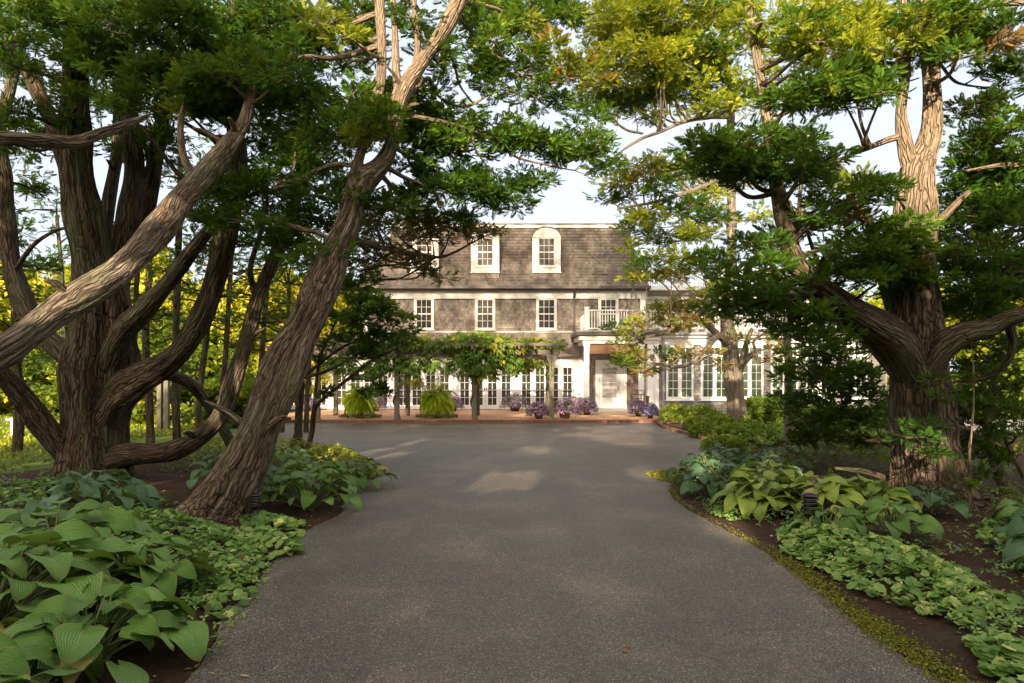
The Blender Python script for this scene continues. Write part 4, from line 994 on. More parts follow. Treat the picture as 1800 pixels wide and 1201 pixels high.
D.limb([(1648,105,8.9,7),(1675,140,9,7),(1700,150,9.1,5),(1740,155,9.2,3),(1770,165,9.3,2)], .05)
D.limb([(1640,112,8.9,6),(1680,105,8.7,5),(1720,95,8.6,3)], .04)
D.limb([(1475,545,8.4,16),(1440,470,8.9,10),(1410,380,9.2,7)], .05)
GR, DK, GO, BR = 'cypress_green', 'cypress_dark', 'cypress_sunlit', 'cypress_brown'
for px, py, rx, rz, m_, t in [
 (1250,262,55,20,GR,.55),(1310,250,65,24,GR,.5),(1375,255,65,24,GR,.5),(1430,278,50,20,GR,.5),(1290,290,60,18,DK,.6),(1350,300,70,20,DK,.6),(1410,315,50,18,GR,.45),(1250,300,40,14,GR,.45),
 (1390,170,45,20,GR,.5),(1440,150,55,20,GR,.5),(1500,140,55,20,GR,.5),(1555,155,40,20,GR,.55),(1480,172,70,16,DK,.65),(1540,120,40,16,GR,.6),(1420,185,50,10,DK,.6),
 (1400,50,55,26,GR,.6),(1450,25,55,26,GO,.6),(1505,55,55,22,GO,.6),(1560,35,55,26,GO,.5),(1610,60,45,24,GO,.5),(1660,40,50,24,GO,.6),(1700,25,45,24,GR,.55),(1640,15,50,20,GR,.55),(1590,95,40,12,GR,.5),(1500,95,50,12,GO,.3),(1700,78,40,12,GR,.45),(1730,60,30,14,DK,.5),(1340,30,50,26,GO,.5),(1400,95,40,12,GO,.4),(1450,70,45,14,GO,.5),(1540,80,40,14,GO,.5),(1430,110,36,10,GO,.4),
 (1690,90,35,12,GR,.4),(1735,80,40,8,BR,.4),(1770,45,20,12,DK,.5),(1765,145,20,14,DK,.5),(1735,118,14,10,DK,.5),(1795,110,18,8,DK,.5),
 (1480,345,50,22,GR,.5),(1530,345,40,20,GR,.5),(1500,320,35,12,GO,.4),(1450,375,40,18,GR,.4),(1400,400,40,18,BR,.5),(1520,385,40,16,BR,.5),(1560,330,30,18,DK,.6),
 (1560,420,60,24,GR,.5),(1510,445,55,22,GR,.5),(1610,430,50,22,GR,.5),(1590,395,45,14,GR,.55),(1560,465,60,20,GR,.45),(1620,480,45,20,DK,.6),(1480,470,50,18,GR,.45),(1540,495,50,16,DK,.6),(1450,440,40,20,GR,.4),(1590,510,50,14,DK,.6),
 (1340,500,45,24,DK,.6),(1300,520,40,22,GR,.45),(1370,520,40,22,DK,.6),(1350,470,45,18,GR,.45),(1300,480,36,16,GR,.45),(1330,550,36,16,DK,.55),(1400,500,36,16,GR,.4),(1285,550,28,14,DK,.6),(1320,420,45,18,GR,.45),(1360,440,30,16,GR,.4),(1395,555,30,14,DK,.5),(1425,580,28,12,DK,.5),(1455,560,30,12,DK,.6),(1480,585,26,10,DK,.4),(1380,580,24,12,GR,.4),(1430,545,30,12,GR,.4)]:
    D.padp(px, py, (8.0 if 1230 < px < 1480 and py > 230 and not 1350 < px < 1410 else 8.5)+rng.uniform(-.45, .5), rx*1.05, rz, m_, tint=t, dens=1.15)
# ------------------------------------------------------------------ I: dark tree beyond the right edge
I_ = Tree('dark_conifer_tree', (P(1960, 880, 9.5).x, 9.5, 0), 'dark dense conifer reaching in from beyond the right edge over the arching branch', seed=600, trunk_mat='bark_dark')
I_.limb([(1960,900,9.5,120),(1950,700,9.5,100),(1930,500,9.5,80),(1920,300,9.5,60),(1900,100,9.5,36),(1900,0,9.5,20)])
for a in [((1920,420),(1850,400),(1760,390),(1700,380)),((1915,330),(1840,300),(1770,290),(1700,300)),((1905,220),(1840,210),(1760,230)),((1925,500),(1860,480),(1760,480),(1680,490))]:
    I_.limb([(x, y, 9.4-i*.15, 24-6*i) for i, (x, y) in enumerate(a)], .07)
for i in range(34):
    px, py = rng.uniform(1675, 1830), rng.uniform(250, 570)
    I_.padp(px, py, rng.uniform(9.8, 12), rng.uniform(34, 58), rng.uniform(12, 22), DK, tint=rng.uniform(.3, .55), rc=.22, size=1.3, nspray=14, dens=.9, fill=False, branch=rng.random() < .4)
for px, py, rx, rz, m_, t in [(1700,195,40,18,DK,.45),(1740,225,45,22,DK,.55),(1790,215,40,24,DK,.6),(1700,250,45,22,DK,.6),(1755,270,50,24,GR,.45),(1800,280,40,28,DK,.6),(1690,290,40,16,DK,.5),(1740,320,55,24,DK,.5),(1790,350,50,30,DK,.55),(1710,365,45,20,DK,.55),(1760,400,55,26,DK,.55),(1810,420,40,30,DK,.5),(1690,400,35,14,DK,.5),(1720,440,50,22,GR,.4),(1775,460,50,26,DK,.5),(1690,470,40,18,DK,.6),(1740,500,50,16,DK,.5),(1800,500,40,16,DK,.5),(1660,455,34,18,DK,.6),(1700,520,40,12,DK,.5),(1740,545,50,10,DK,.45),(1680,330,26,14,DK,.5),(1730,180,30,12,DK,.4),(1680,540,34,14,DK,.5)]:
    I_.padp(px, py, 9.2+rng.uniform(-.6, .4), rx, rz, m_, tint=t, size=1.05)
# ------------------------------------------------------------------ E: tall pale-trunked tree near the house
E_ = Tree('cypress_tree', (P(1292, 740, 22).x, 22, 0), 'tall pale-trunked cypress before the wing windows with open branches tinted sunlit gold', seed=700, trunk_mat='bark_pale', wf=.9)
E_.limb([(1298,762,22,44),(1297,735,22,35),(1292,690,22,31),(1288,650,22,30),(1282,600,22,27),(1278,560,22,24),(1282,500,22,20),(1286,420,22,18),(1285,340,22,16),(1284,250,22,15),(1284,180,22,14),(1278,110,22,12),(1272,30,22,9),(1270,-60,22,5)], .1)
E_.limb([(1284,610,22,14),(1262,592,21.6,13),(1240,615,21.2,10),(1215,638,20.8,8),(1185,645,20.4,7),(1160,640,20,5),(1135,650,19.8,4)], .07)
E_.limb([(1272,598,22,14),(1225,560,21.4,9),(1190,580,21,7),(1150,590,20.6,6),(1110,596,20.3,4)], .06)
E_.limb([(1222,565,21.4,8),(1245,535,21,6),(1260,500,21,4)], .05)
E_.limb([(1295,660,22,18),(1306,630,21.8,14),(1313,600,21.6,10),(1322,578,21.5,7)], .06)
E_.limb([(1305,640,21.8,12),(1325,622,21.6,12),(1333,640,21.5,6)], .05)
E_.limb([(1330,620,21.6,8),(1325,600,21.5,6),(1345,585,21.4,5)], .05)
E_.limb([(1292,322,21.8,8),(1262,318,21.2,8),(1240,326,20.8,8),(1205,340,20.4,8),(1180,346,20.2,7),(1150,356,20,6),(1115,362,19.8,5),(1085,368,19.6,3)], .08)
E_.limb([(1262,320,21.2,6),(1255,345,21,6),(1245,365,20.8,5),(1230,390,20.6,4),(1190,398,20.4,3)], .06)
E_.limb([(1286,205,22,10),(1240,206,21.6,10),(1200,215,21.2,7),(1160,232,20.8,6),(1125,245,20.4,6),(1090,268,20,4),(1070,290,19.8,3)], .07)
E_.limb([(1130,235,20.6,5),(1100,228,20.4,5),(1070,205,20.2,4),(1040,185,20,3),(1010,190,19.8,2)], .06)
E_.limb([(1282,150,22,10),(1240,110,21.5,8),(1190,80,21,6),(1120,60,20.6,4)], .06)
E_.limb([(1283,90,22,9),(1320,60,21.8,8),(1340,10,21.6,6)], .06)
E_.limb([(1278,60,22,8),(1220,20,21.5,6),(1150,-10,21,4)], .06)
for px, py, rx, rz, m_, t in [
 (1060,30,40,18,GO,.6),(1120,20,45,18,GO,.6),(1170,100,40,14,GO,.7),(1210,80,40,14,GO,.5),(1085,60,36,14,GO,.7),(1140,60,40,14,GO,.6),(1230,100,36,12,GO,.5),(1180,140,40,12,GO,.4),(1030,115,34,16,GO,.6),(1062,135,40,16,GO,.6),(1040,165,36,10,GR,.5),(1080,95,40,16,GO,.6),(1050,70,34,16,GO,.55),(1100,50,45,18,GO,.65),(1150,30,45,18,GO,.55),(1130,85,45,14,GO,.7),(1180,70,45,18,GO,.5),(1220,45,40,18,GR,.5),(1250,80,36,14,GR,.5),(1200,110,45,14,GR,.5),(1160,120,40,14,GO,.5),(1110,125,40,12,GO,.6),(1240,130,40,16,GR,.5),(1270,105,34,16,GR,.5),(1150,160,50,12,GR,.4),(1110,175,50,10,GR,.4),(1200,165,50,14,GR,.45),(1250,185,40,14,GR,.5),(1080,185,40,8,GO,.4),(1090,10,50,20,GO,.5),(1200,0,60,22,GR,.5),(1290,20,50,22,GR,.55),(1310,80,40,20,GR,.5),(1320,130,36,16,GR,.45),(1290,160,36,14,GR,.5),(1030,195,30,6,GR,.4),(1340,165,30,14,GR,.4),(1150,205,30,8,GR,.4),
 (1130,290,40,14,BR,.7),(1175,285,40,16,GR,.5),(1210,300,40,14,GR,.45),(1075,320,30,10,GO,.4),(1110,320,36,10,BR,.5),(1060,350,22,8,GR,.5),(1105,345,26,8,GR,.5),(1165,330,36,14,GR,.4),(1200,365,40,16,GR,.4),(1240,350,36,18,GR,.45),(1150,380,34,10,GO,.45),(1115,405,24,11,GR,.6),(1105,435,22,10,GR,.6),(1150,415,30,12,GO,.4),(1190,420,36,14,GR,.5),(1230,410,36,16,GR,.5),(1260,440,34,16,GR,.5),(1120,462,24,12,GR,.6),(1110,485,22,12,GR,.6),(1135,490,18,8,GO,.4),(1150,455,28,10,GO,.5),(1200,450,30,12,GO,.4),(1230,470,30,12,GR,.5),(1260,380,36,18,GR,.4),(1180,488,26,7,BR,.5),(1250,500,26,14,GR,.5),
 (1170,548,30,12,BR,.5),(1210,535,30,14,BR,.6),(1150,565,24,12,BR,.6),(1200,570,34,12,BR,.5),(1245,560,26,12,GR,.35),(1120,572,18,8,GR,.5),(1110,590,26,10,GR,.55),(1090,575,14,6,GR,.4),(1100,612,24,14,GR,.6),(1125,630,26,14,BR,.6),(1095,640,20,12,GR,.6),(1140,648,20,8,BR,.4),(1160,622,14,6,GR,.4),(1185,628,14,5,GR,.4),(1205,622,16,6,BR,.3),(1250,622,14,7,BR,.3),(1262,640,12,6,BR,.3),(1300,595,14,7,BR,.3),(1345,592,16,9,GO,.15),(1352,610,14,6,GO,.1),(1368,630,12,7,BR,.3),(1130,655,16,5,GO,.1)]:
    E_.padp(px, py, 20.5+rng.uniform(-1.2, 1.2), rx*1.12, rz*1.1, (GO if m_ == GR and rng.random() < .45 else m_), tint=t, rc=.25, size=1.8, nspray=15, dens=.95)
for i in range(46):
    px, py = rng.uniform(1050, 1330), rng.uniform(-20, 200)
    E_.padp(px, py, 21+rng.uniform(-1.5, 1.5), rng.uniform(24, 40), rng.uniform(9, 15), GO if rng.random() < .75 else GR, tint=rng.uniform(.35, .7), rc=.27, size=1.7, nspray=11, dens=.8)
for i in range(22):
    px, py = rng.uniform(1105, 1340), rng.uniform(290, 540)
    E_.padp(px, py, 21.5+rng.uniform(-1, 1.5), rng.uniform(22, 36), rng.uniform(8, 14), str(rng.choice([GO, GR, BR, GO])), tint=rng.uniform(.3, .6), rc=.27, size=1.7, nspray=11, dens=.8)
# ------------------------------------------------------------------ F: slim trunk in the right bed with low dark pads
F_t = Tree('slender_cypress_tree', (P(1388, 800, 14.1).x, 14.1, 0), 'slender cypress with dark low-hanging sprays between the pale trunk and the massive right tree', seed=800, trunk_mat='bark_pale')
F_t.fill = False
F_t.limb([(1392,815,14.1,34),(1389,770,14.1,26),(1387,700,14.1,21),(1386,640,14.1,19),(1384,590,14.1,18),(1390,520,14.1,15),(1400,440,14.1,12),(1405,360,14.1,9),(1410,280,14.1,6)], .1)
F_t.limb([(1386,585,14.1,14),(1368,566,14.1,13),(1340,565,14,10),(1320,568,14,6)], .07)
F_t.limb([(1490,695,12.2,12),(1484,715,12.3,14),(1465,730,12.5,13),(1440,738,12.8,11),(1405,735,13.6,9)], .07)
F_t.limb([(1440,738,12.8,8),(1500,720,12.4,6),(1560,745,12,4)], .05)
F_t.limb([(1386,640,14,10),(1440,620,13.2,8),(1500,640,12.6,5)], .05)
for px, py, rx, rz, t in [(1400,590,22,10,.5),(1440,598,34,14,.5),(1485,612,36,14,.5),(1420,620,34,12,.55),(1380,655,24,10,.5),(1420,660,40,16,.45),(1470,650,40,16,.5),(1390,690,28,14,.4),(1440,700,36,16,.4),(1500,680,38,16,.45),(1530,650,30,14,.5),(1540,700,32,14,.4),(1420,735,36,14,.35),(1500,735,32,10,.4),(1560,720,26,10,.4),(1460,765,36,14,.35),(1410,770,28,12,.35),(1520,775,34,10,.35),(1500,575,30,12,.5),(1540,610,24,14,.5),(1455,625,34,14,.5),(1500,655,34,14,.4),(1445,675,30,14,.4),(1560,690,22,14,.4),(1480,720,34,14,.35),(1400,640,26,12,.4),(1430,765,30,14,.3),(1540,745,28,14,.3),(1380,720,22,12,.3)]:
    F_t.padp(px, py, 12.6+rng.uniform(-.8, .6), rx*1.1, rz*.95, DK, tint=t-.02, rc=.2, size=1.45, nspray=18, dens=1.0)
# ------------------------------------------------------------------ little trees by the right edge
J = Tree('small_cypress_tree', (P(1760, 850, 9.6).x, 9.6, 0), 'small crooked understorey cypress between the massive trunk and the right edge', seed=900)
J.limb([(1770,870,9.6,30),(1745,800,9.7,26),(1735,740,9.8,22),(1745,680,9.9,18),(1760,620,10,12)], .1)
J.limb([(1740,790,9.7,20),(1700,760,9.8,16),(1680,720,9.9,12),(1690,680,10,8)], .08)
J.limb([(1800,840,9.4,14),(1770,780,9.5,12),(1755,730,9.6,8)], .06)
for px, py, rx, rz in [(1700,600,40,14),(1750,610,45,16),(1795,600,30,18),(1730,660,40,14),(1790,670,36,16),(1700,720,40,14),(1750,710,40,14),(1790,760,40,18),(1720,770,40,16),(1690,645,40,8),(1740,635,40,8),(1780,650,30,12),(1650,700,30,7),(1700,698,50,9),(1760,690,40,10),(1790,720,40,14),(1650,665,24,6),(1700,740,36,9),(1750,740,36,9),(1625,752,24,8),(1650,795,36,7),(1700,790,36,8),(1590,752,20,6),(1600,768,24,5),(1760,800,40,14),(1720,830,36,10)]:
    J.padp(px, py, 8.1+rng.uniform(-.25, .2) if px < 1670 else 9.4+rng.uniform(-.5, .7), rx, rz, DK, tint=.40, rc=.14, size=.95, nspray=14, branch=True)
K = Tree('young_tree', (P(1703, 912, 7.7).x, 7.7, 0), 'thin bare sapling stem standing in the bed just right of the massive trunk', 'sapling', seed=950)
K.limb([(1703,922,7.7,10),(1706,860,7.7,8),(1704,800,7.7,7),(1710,730,7.7,6),(1712,660,7.7,4),(1708,600,7.7,2)], .05)
K.padp(1705, 850, 7.7, 10, 6, DK, dens=.4, rc=.06, size=.5)
for t_, n_ in ((A, 9), (Gt, 6), (B_, 7), (D, 8), (E_, 3)): t_.stubs(n_)
for t_ in (A, Gt, B_, C_, D, I_, E_, F_t, J, K): t_.build()
# ------------------------------------------------------------------ slim trunks and sunlit trees behind, left
lab = ['slim dark trunk just right of the giant left trunk, nearest of the thin stems', 'slim straight trunk second of the thin stems behind the giant left tree', 'slim trunk behind the arching limb, third of the thin stems', 'thin tilted trunk seen left of the giant left trunk', 'thin stem seen between the rising limb and the leaning cypress', 'thin trunk carrying dark layers right beside the giant trunk', 'dark layered tree in the gap between the two lowest left limbs', 'thin tree with flat dark layers just left of the leaning cypress', 'dim straight stem seen left of the giant trunk through its side limbs', 'dim straight stem between the two limbs curving up right of the giant trunk', 'dim stem half hidden behind the leaning cypress']
for i, (pts, pd) in enumerate([
 ([(312,790,15,22),(309,700,15,19),(309,600,15,17),(312,480,15,16),(316,350,15,14),(318,240,15,10)], [(320,260,70,30),(330,330,60,24),(290,300,60,30)]),
 ([(333,790,16,20),(334,700,16,18),(336,600,16,15),(330,480,16,15),(336,380,16,13),(345,280,16,9)], [(350,300,70,30),(360,420,40,16),(420,410,50,16)]),
 ([(352,800,18,16),(350,700,18,16),(362,600,18,14),(370,500,18,12),(372,400,18,8)], [(380,430,60,20),(430,450,50,16),(480,470,50,14)]),
 ([(212,745,14,20),(222,680,14,17),(235,600,14,15),(240,500,14,12),(250,400,14,8)], [(60,360,60,24),(40,300,50,24),(250,420,30,20)]),
 ([(538,760,20,14),(540,700,20,12),(545,600,20,11),(548,500,20,9),(550,420,20,6)], [(550,430,50,20),(530,480,50,18),(575,500,36,16),(500,410,50,16)]),
 ([(265,790,17,20),(262,700,17,18),(256,600,17,17),(262,480,17,15),(258,360,17,12)], [(250,560,55,22),(300,545,45,18),(240,520,50,20),(310,590,40,14),(270,470,50,16)]),
 ([(30,800,15,24),(34,700,15,22),(26,600,15,20),(30,480,15,16)], [(10,560,60,24),(60,590,50,20),(95,540,40,18),(20,630,60,20),(70,520,50,18),(0,500,50,20)]),
 ([(450,775,19,16),(455,700,19,14),(462,600,19,12),(470,500,19,10)], [(440,560,60,14),(490,540,50,14),(430,600,40,12),(500,590,40,14),(460,500,60,14),(530,560,40,12)]),
 ([(125,790,18,20),(120,700,18,17),(112,600,18,14),(108,480,18,11),(100,380,18,8)], [(110,450,50,16),(90,400,50,16),(120,520,50,16),(60,460,40,14),(100,350,50,16)]),
 ([(395,800,18,18),(392,700,18,15),(398,600,18,13),(405,480,18,10),(412,380,18,7)], [(400,520,46,12),(370,470,40,12),(430,440,50,16),(390,560,40,10),(420,490,40,12)]),
 ([(495,780,20,14),(498,690,20,12),(505,600,20,10),(508,500,20,8)], [(500,470,44,14),(520,430,40,14),(480,530,40,10),(560,470,40,12),(510,560,40,10)])]):
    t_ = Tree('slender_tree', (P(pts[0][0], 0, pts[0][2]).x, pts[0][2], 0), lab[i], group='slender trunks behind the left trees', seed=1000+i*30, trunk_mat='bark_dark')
    base = P(*pts[0][:3]); base.z = 0; 
    t_.limb([(pts[0][0], HY+HC*F/pts[0][2]+6, pts[0][2], pts[0][3]*1.3)]+pts, .08)
    xb = pts[1][0]
    pd = pd+[(xb+rng.uniform(-60, 60), rng.uniform(400, 660), rng.uniform(28, 52), rng.uniform(7, 14)) for _ in range(5)]
    for px, py, rx, rz in pd: t_.padp(px, py, pts[0][2]-.3, rx, rz, DK, tint=.45, rc=.3, size=1.4, nspray=9, dens=.6)
    t_.build()
# ------------------------------------------------------------------ background trees, lit by the low sun
def bgtree(x, y, h, r, label, m_='background_leaves', tint=.6, n=16, low=.25, rc=.5, group='sunlit trees behind', name='broadleaf_tree', dens=1.0, seed=0):
    t_ = Tree(name, (x, y, 0), label, group=group, seed=seed)
    t_.limb3([(x, y, -.05), (x+.1, y, h*.3), (x-.1, y+.1, h*.6), (x, y, h*.85)], [r*.09, r*.07, r*.05, .03])
    for i in range(n):
        a = rng.uniform(0, 6.28); zz = rng.uniform(low, 1)**.9; rr = r*(math.sqrt(max(0, 1-((zz-.5)/.62)**2))*.85+.05)*rng.uniform(.4, 1)
        pr = r*rng.uniform(.32, .5)
        t_.pad((x+rr*math.cos(a), y+rr*math.sin(a), h*zz-pr*.3), pr, pr, pr*.7, m_, tint=rng.normal(tint, .08), rc=rc, size=1.0, nspray=12, dens=dens, tmpl=SP_BIG, flat=.9)
    return t_.build()
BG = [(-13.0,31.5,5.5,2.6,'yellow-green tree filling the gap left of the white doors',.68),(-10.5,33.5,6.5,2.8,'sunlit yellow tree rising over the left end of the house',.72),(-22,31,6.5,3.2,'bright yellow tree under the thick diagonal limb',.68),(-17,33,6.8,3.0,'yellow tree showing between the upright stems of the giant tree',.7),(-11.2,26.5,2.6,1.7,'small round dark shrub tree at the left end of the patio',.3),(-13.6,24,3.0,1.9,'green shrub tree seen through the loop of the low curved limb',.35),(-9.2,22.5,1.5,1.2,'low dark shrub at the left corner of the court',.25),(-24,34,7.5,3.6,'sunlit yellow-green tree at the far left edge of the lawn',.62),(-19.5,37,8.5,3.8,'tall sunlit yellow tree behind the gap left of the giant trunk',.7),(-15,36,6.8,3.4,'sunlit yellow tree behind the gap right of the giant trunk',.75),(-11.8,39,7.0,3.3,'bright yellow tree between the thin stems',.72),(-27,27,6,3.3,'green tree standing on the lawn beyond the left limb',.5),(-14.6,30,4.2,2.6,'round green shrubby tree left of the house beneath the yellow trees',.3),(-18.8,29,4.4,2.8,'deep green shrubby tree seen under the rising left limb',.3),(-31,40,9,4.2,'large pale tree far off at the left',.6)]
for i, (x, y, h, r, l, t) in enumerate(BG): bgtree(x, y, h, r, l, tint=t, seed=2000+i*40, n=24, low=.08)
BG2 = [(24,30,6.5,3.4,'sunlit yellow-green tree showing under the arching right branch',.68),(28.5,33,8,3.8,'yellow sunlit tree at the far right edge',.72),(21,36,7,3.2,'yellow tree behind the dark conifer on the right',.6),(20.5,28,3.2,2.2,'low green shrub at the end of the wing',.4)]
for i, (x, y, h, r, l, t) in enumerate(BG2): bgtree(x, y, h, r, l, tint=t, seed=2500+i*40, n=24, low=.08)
# ------------------------------------------------------------------ the wood behind the camera that shades the drive
wd = Leaves(); wt_ = Tubes()
tk = sd/ sd.y*-1          # unused direction helper
def sunpath(px, py, Yp, Yq):
    """where the sun ray that lands on picture point (px,py) at depth Yp crosses the depth Yq"""
    g = P(px, py, Yp); k = (Yq-Yp)/sd.y; return g+sd*k
holes = []
for (px, py, w_) in [(905,848,.42),(872,838,.26),(1235,922,.42),(1180,838,.5),(1150,830,.3),(1070,768,.55),(1120,775,.45),(1010,762,.4),(950,790,.3),(640,800,.5),(600,815,.4),(1500,850,.45),(1420,845,.4),(740,775,.3)]:
    g = G(px, py); holes.append((g, w_))
for (p3, w_) in [(P(1606,360,8.6),.28),(P(1640,240,8.6),.5),(P(1595,265,8.6),.25),(P(1385,430,8),.25),(P(671,100,8.3),.35),(P(700,140,8.2),.22),(P(1297,735,21.8),.3)]:
    holes.append((p3, w_*1.5+.15))
sub_ = []
for g, w_ in holes[:14]:       # ragged gaps cut for sun patches: several small openings instead of one round one
    for _ in range(6): a = rng.uniform(0, 6.28); r_ = w_*rng.uniform(.2, 1.15); sub_.append((g+Vector((r_*math.cos(a)*1.5, r_*math.sin(a)*1.3, 0)), w_*rng.uniform(.2, .5)*(1 if g.y < 14 else 1.5)))
    sub_.append((g, w_*(.5 if g.y < 14 else 1.1)))
holes = sub_+holes[14:]
nW = 0
for (x, y, h, r) in [(-13,-9,13.0,3.8),(-8.8,-7.5,12.6,3.5),(-4.6,-9,10.2,3.2),(-.8,-10,10.3,3.0),(3.0,-9,10.0,3.2),(7.0,-8,10.8,3.4),(11.5,-9.5,11.6,3.8)]:
    wt_.add([Vector((x, y, 0)), Vector((x+.2, y, h*.5)), Vector((x, y+.2, h*.9))], [.35, .25, .06], seg=8)
    n = 620
    a = rng.uniform(0, 6.28, n); zz = rng.uniform(.03, 1, n); rr = r*np.sqrt(np.clip(1-((zz-.45)/.62)**4, 0.02, 1))*rng.uniform(.15, 1, n)**.5
    c = np.stack([x+rr*np.cos(a), y+rr*np.sin(a), zz*h], 1)
    keep = np.ones(n, bool)
    for g, w_ in holes:
        dlt = c-np.array(g); s_ = np.array(sd); t = dlt@s_; dist = np.linalg.norm(dlt-t[:, None]*s_, axis=1); keep &= dist > 0
    c = c[keep]; n = len(c); ns = 18
    dirs = rand_dirs(n*ns); pos = np.repeat(c, ns, 0)+dirs*(rng.uniform(.1, .62, n*ns))[:, None]
    ok = np.ones(len(pos), bool)
    for g, w_ in holes:
        dlt = pos-np.array(g); s_ = np.array(sd); t = dlt@s_; ok &= np.linalg.norm(dlt-t[:, None]*s_, axis=1) > w_*.8+.16
    pos = pos[ok]; dirs = dirs[ok]
    wd.add(SP_BIG, pos, basis(dirs+rng.normal(0, .4, dirs.shape), np.array([0, 0, 1.0])+rng.normal(0, .4, dirs.shape)), rng.uniform(.9, 1.5, len(pos)), rng.uniform(.2, .8, len(pos)))
# unseen leaf layer added further back to dim the sun on the house
n = 5200; pos = np.stack([rng.uniform(-21, -3.6, n), rng.uniform(-23, -19.5, n), 20.8+8.5*rng.random(n)], 1)
m_ = 1100; pos = np.vstack([pos, np.stack([rng.uniform(-3.6, 8, m_), rng.uniform(-23, -19.5, m_), rng.uniform(18.5, 21.8, m_)], 1)]); 
m_ = 200; pos = np.vstack([pos, np.stack([rng.uniform(-7.6, -3.6, m_), rng.uniform(-23, -19.5, m_), rng.uniform(18.9, 20.9, m_)], 1)]); n = len(pos)
lump = np.sin(pos[:, 0]*1.3+pos[:, 2]*.7)*np.sin(pos[:, 2]*1.9+1)*.5; pos = pos[rng.random(n) < .72+lump*.55]; n = len(pos)
wd.add(SP_BIG, pos, basis(rand_dirs(n), rand_dirs(n)), rng.uniform(1.0, 1.6, n), rng.uniform(.2, .8, n))
for x in (-18, -13, -8.5, -4, 1, 6): wt_.add([Vector((x, -21.2, 0)), Vector((x+.3, -21.3, 14)), Vector((x, -21.2, 26))], [.38, .26, .08], seg=8)  # trunks added beneath the light-filtering leaves
wo_ = empty('woods_and_sun_filter', (0, -9, 0)); wo_['label'] = 'unseen wood behind the viewer shading the drive, plus leaves added to filter the house sun'; wo_['category'] = 'woods_and_sun_filter'; wo_['kind'] = 'stuff'
wd.build('foliage', M['cypress_dark'], wo_); wt_.build('trunk', M['bark'], wo_)
# ================================================================== HOSTAS
def hosta_leaf(L=1.0, W=.42, droop=.35, cup=.12, nu=14, nv=8, wave=.02, ph=0.0, lobe=.22):
    """heart-shaped ribbed leaf, base at origin, pointing +X; returns verts (nu+1, 2nv+1, 3) and uv"""
    t = np.linspace(0, 1, nu+1); s_ = np.linspace(-1, 1, 2*nv+1)
    w = W*(np.sin(np.pi*np.clip(t, 0, 1)**.66)**.62)*(1-.12*t); w[0] = W*.16; w[-1] = .002
    T, S = np.meshgrid(t, s_, indexing='ij'); Wd = np.repeat(w[:, None], len(s_), 1)
    x = L*(T-lobe*np.abs(S)**1.6*(1-T)**3); y = S*Wd*L
    z = -droop*L*T**2.0+.10*L*np.sin(T*3.1)+cup*L*(np.abs(S)**1.7)*np.sin(np.pi*np.clip(T*.9+.1, 0, 1))-cup*.2*L*np.abs(S)**.8*0
    z += L*wave*np.sin(T*11+ph+np.sign(S)*1.3)*np.abs(S)**2
    z += L*.006*np.cos(S*27)*np.sin(np.pi*T)
    return np.stack([x, y, z], -1), np.stack([S, T], -1)
class LeafMesh:
    def __init__(s): s.V = []; s.F = []; s.U = []; s.T = []; s.n = 0
    def add(s, v, uv, frame, pos, scale, tint):
        a, b = v.shape[:2]; q = (v.reshape(-1, 3)*scale)@np.asarray(frame).T+np.asarray(pos)
        i, j = np.meshgrid(np.arange(a-1), np.arange(b-1), indexing='ij'); k = s.n+i*b+j
        f = np.stack([k, k+b, k+b+1, k+1], -1).reshape(-1, 4)
        s.V.append(q); s.F.append(f); s.U.append(uv.reshape(-1, 2)); s.T.append(np.full(len(f), tint)); s.n += a*b
    def build(s, name, mat_, parent):
        V = np.vstack(s.V); F_ = np.vstack(s.F); U = np.vstack(s.U)
        me = mesh_np(name, V, F_.ravel(), np.full(len(F_), 4))
        l = me.uv_layers.new(name='leaf'); l.data.foreach_set('uv', U[F_.ravel()].astype(np.float32).ravel())
        a = me.attributes.new('tint', 'FLOAT', 'FACE'); a.data.foreach_set('value', np.concatenate(s.T).astype(np.float32))
        return link_mesh(name, me, mat_, parent, True)
def frame_of(d, roll=0):
    f = basis(np.array([d], float), np.array([0, 0, 1.0]), np.array([roll]))[0]; return f
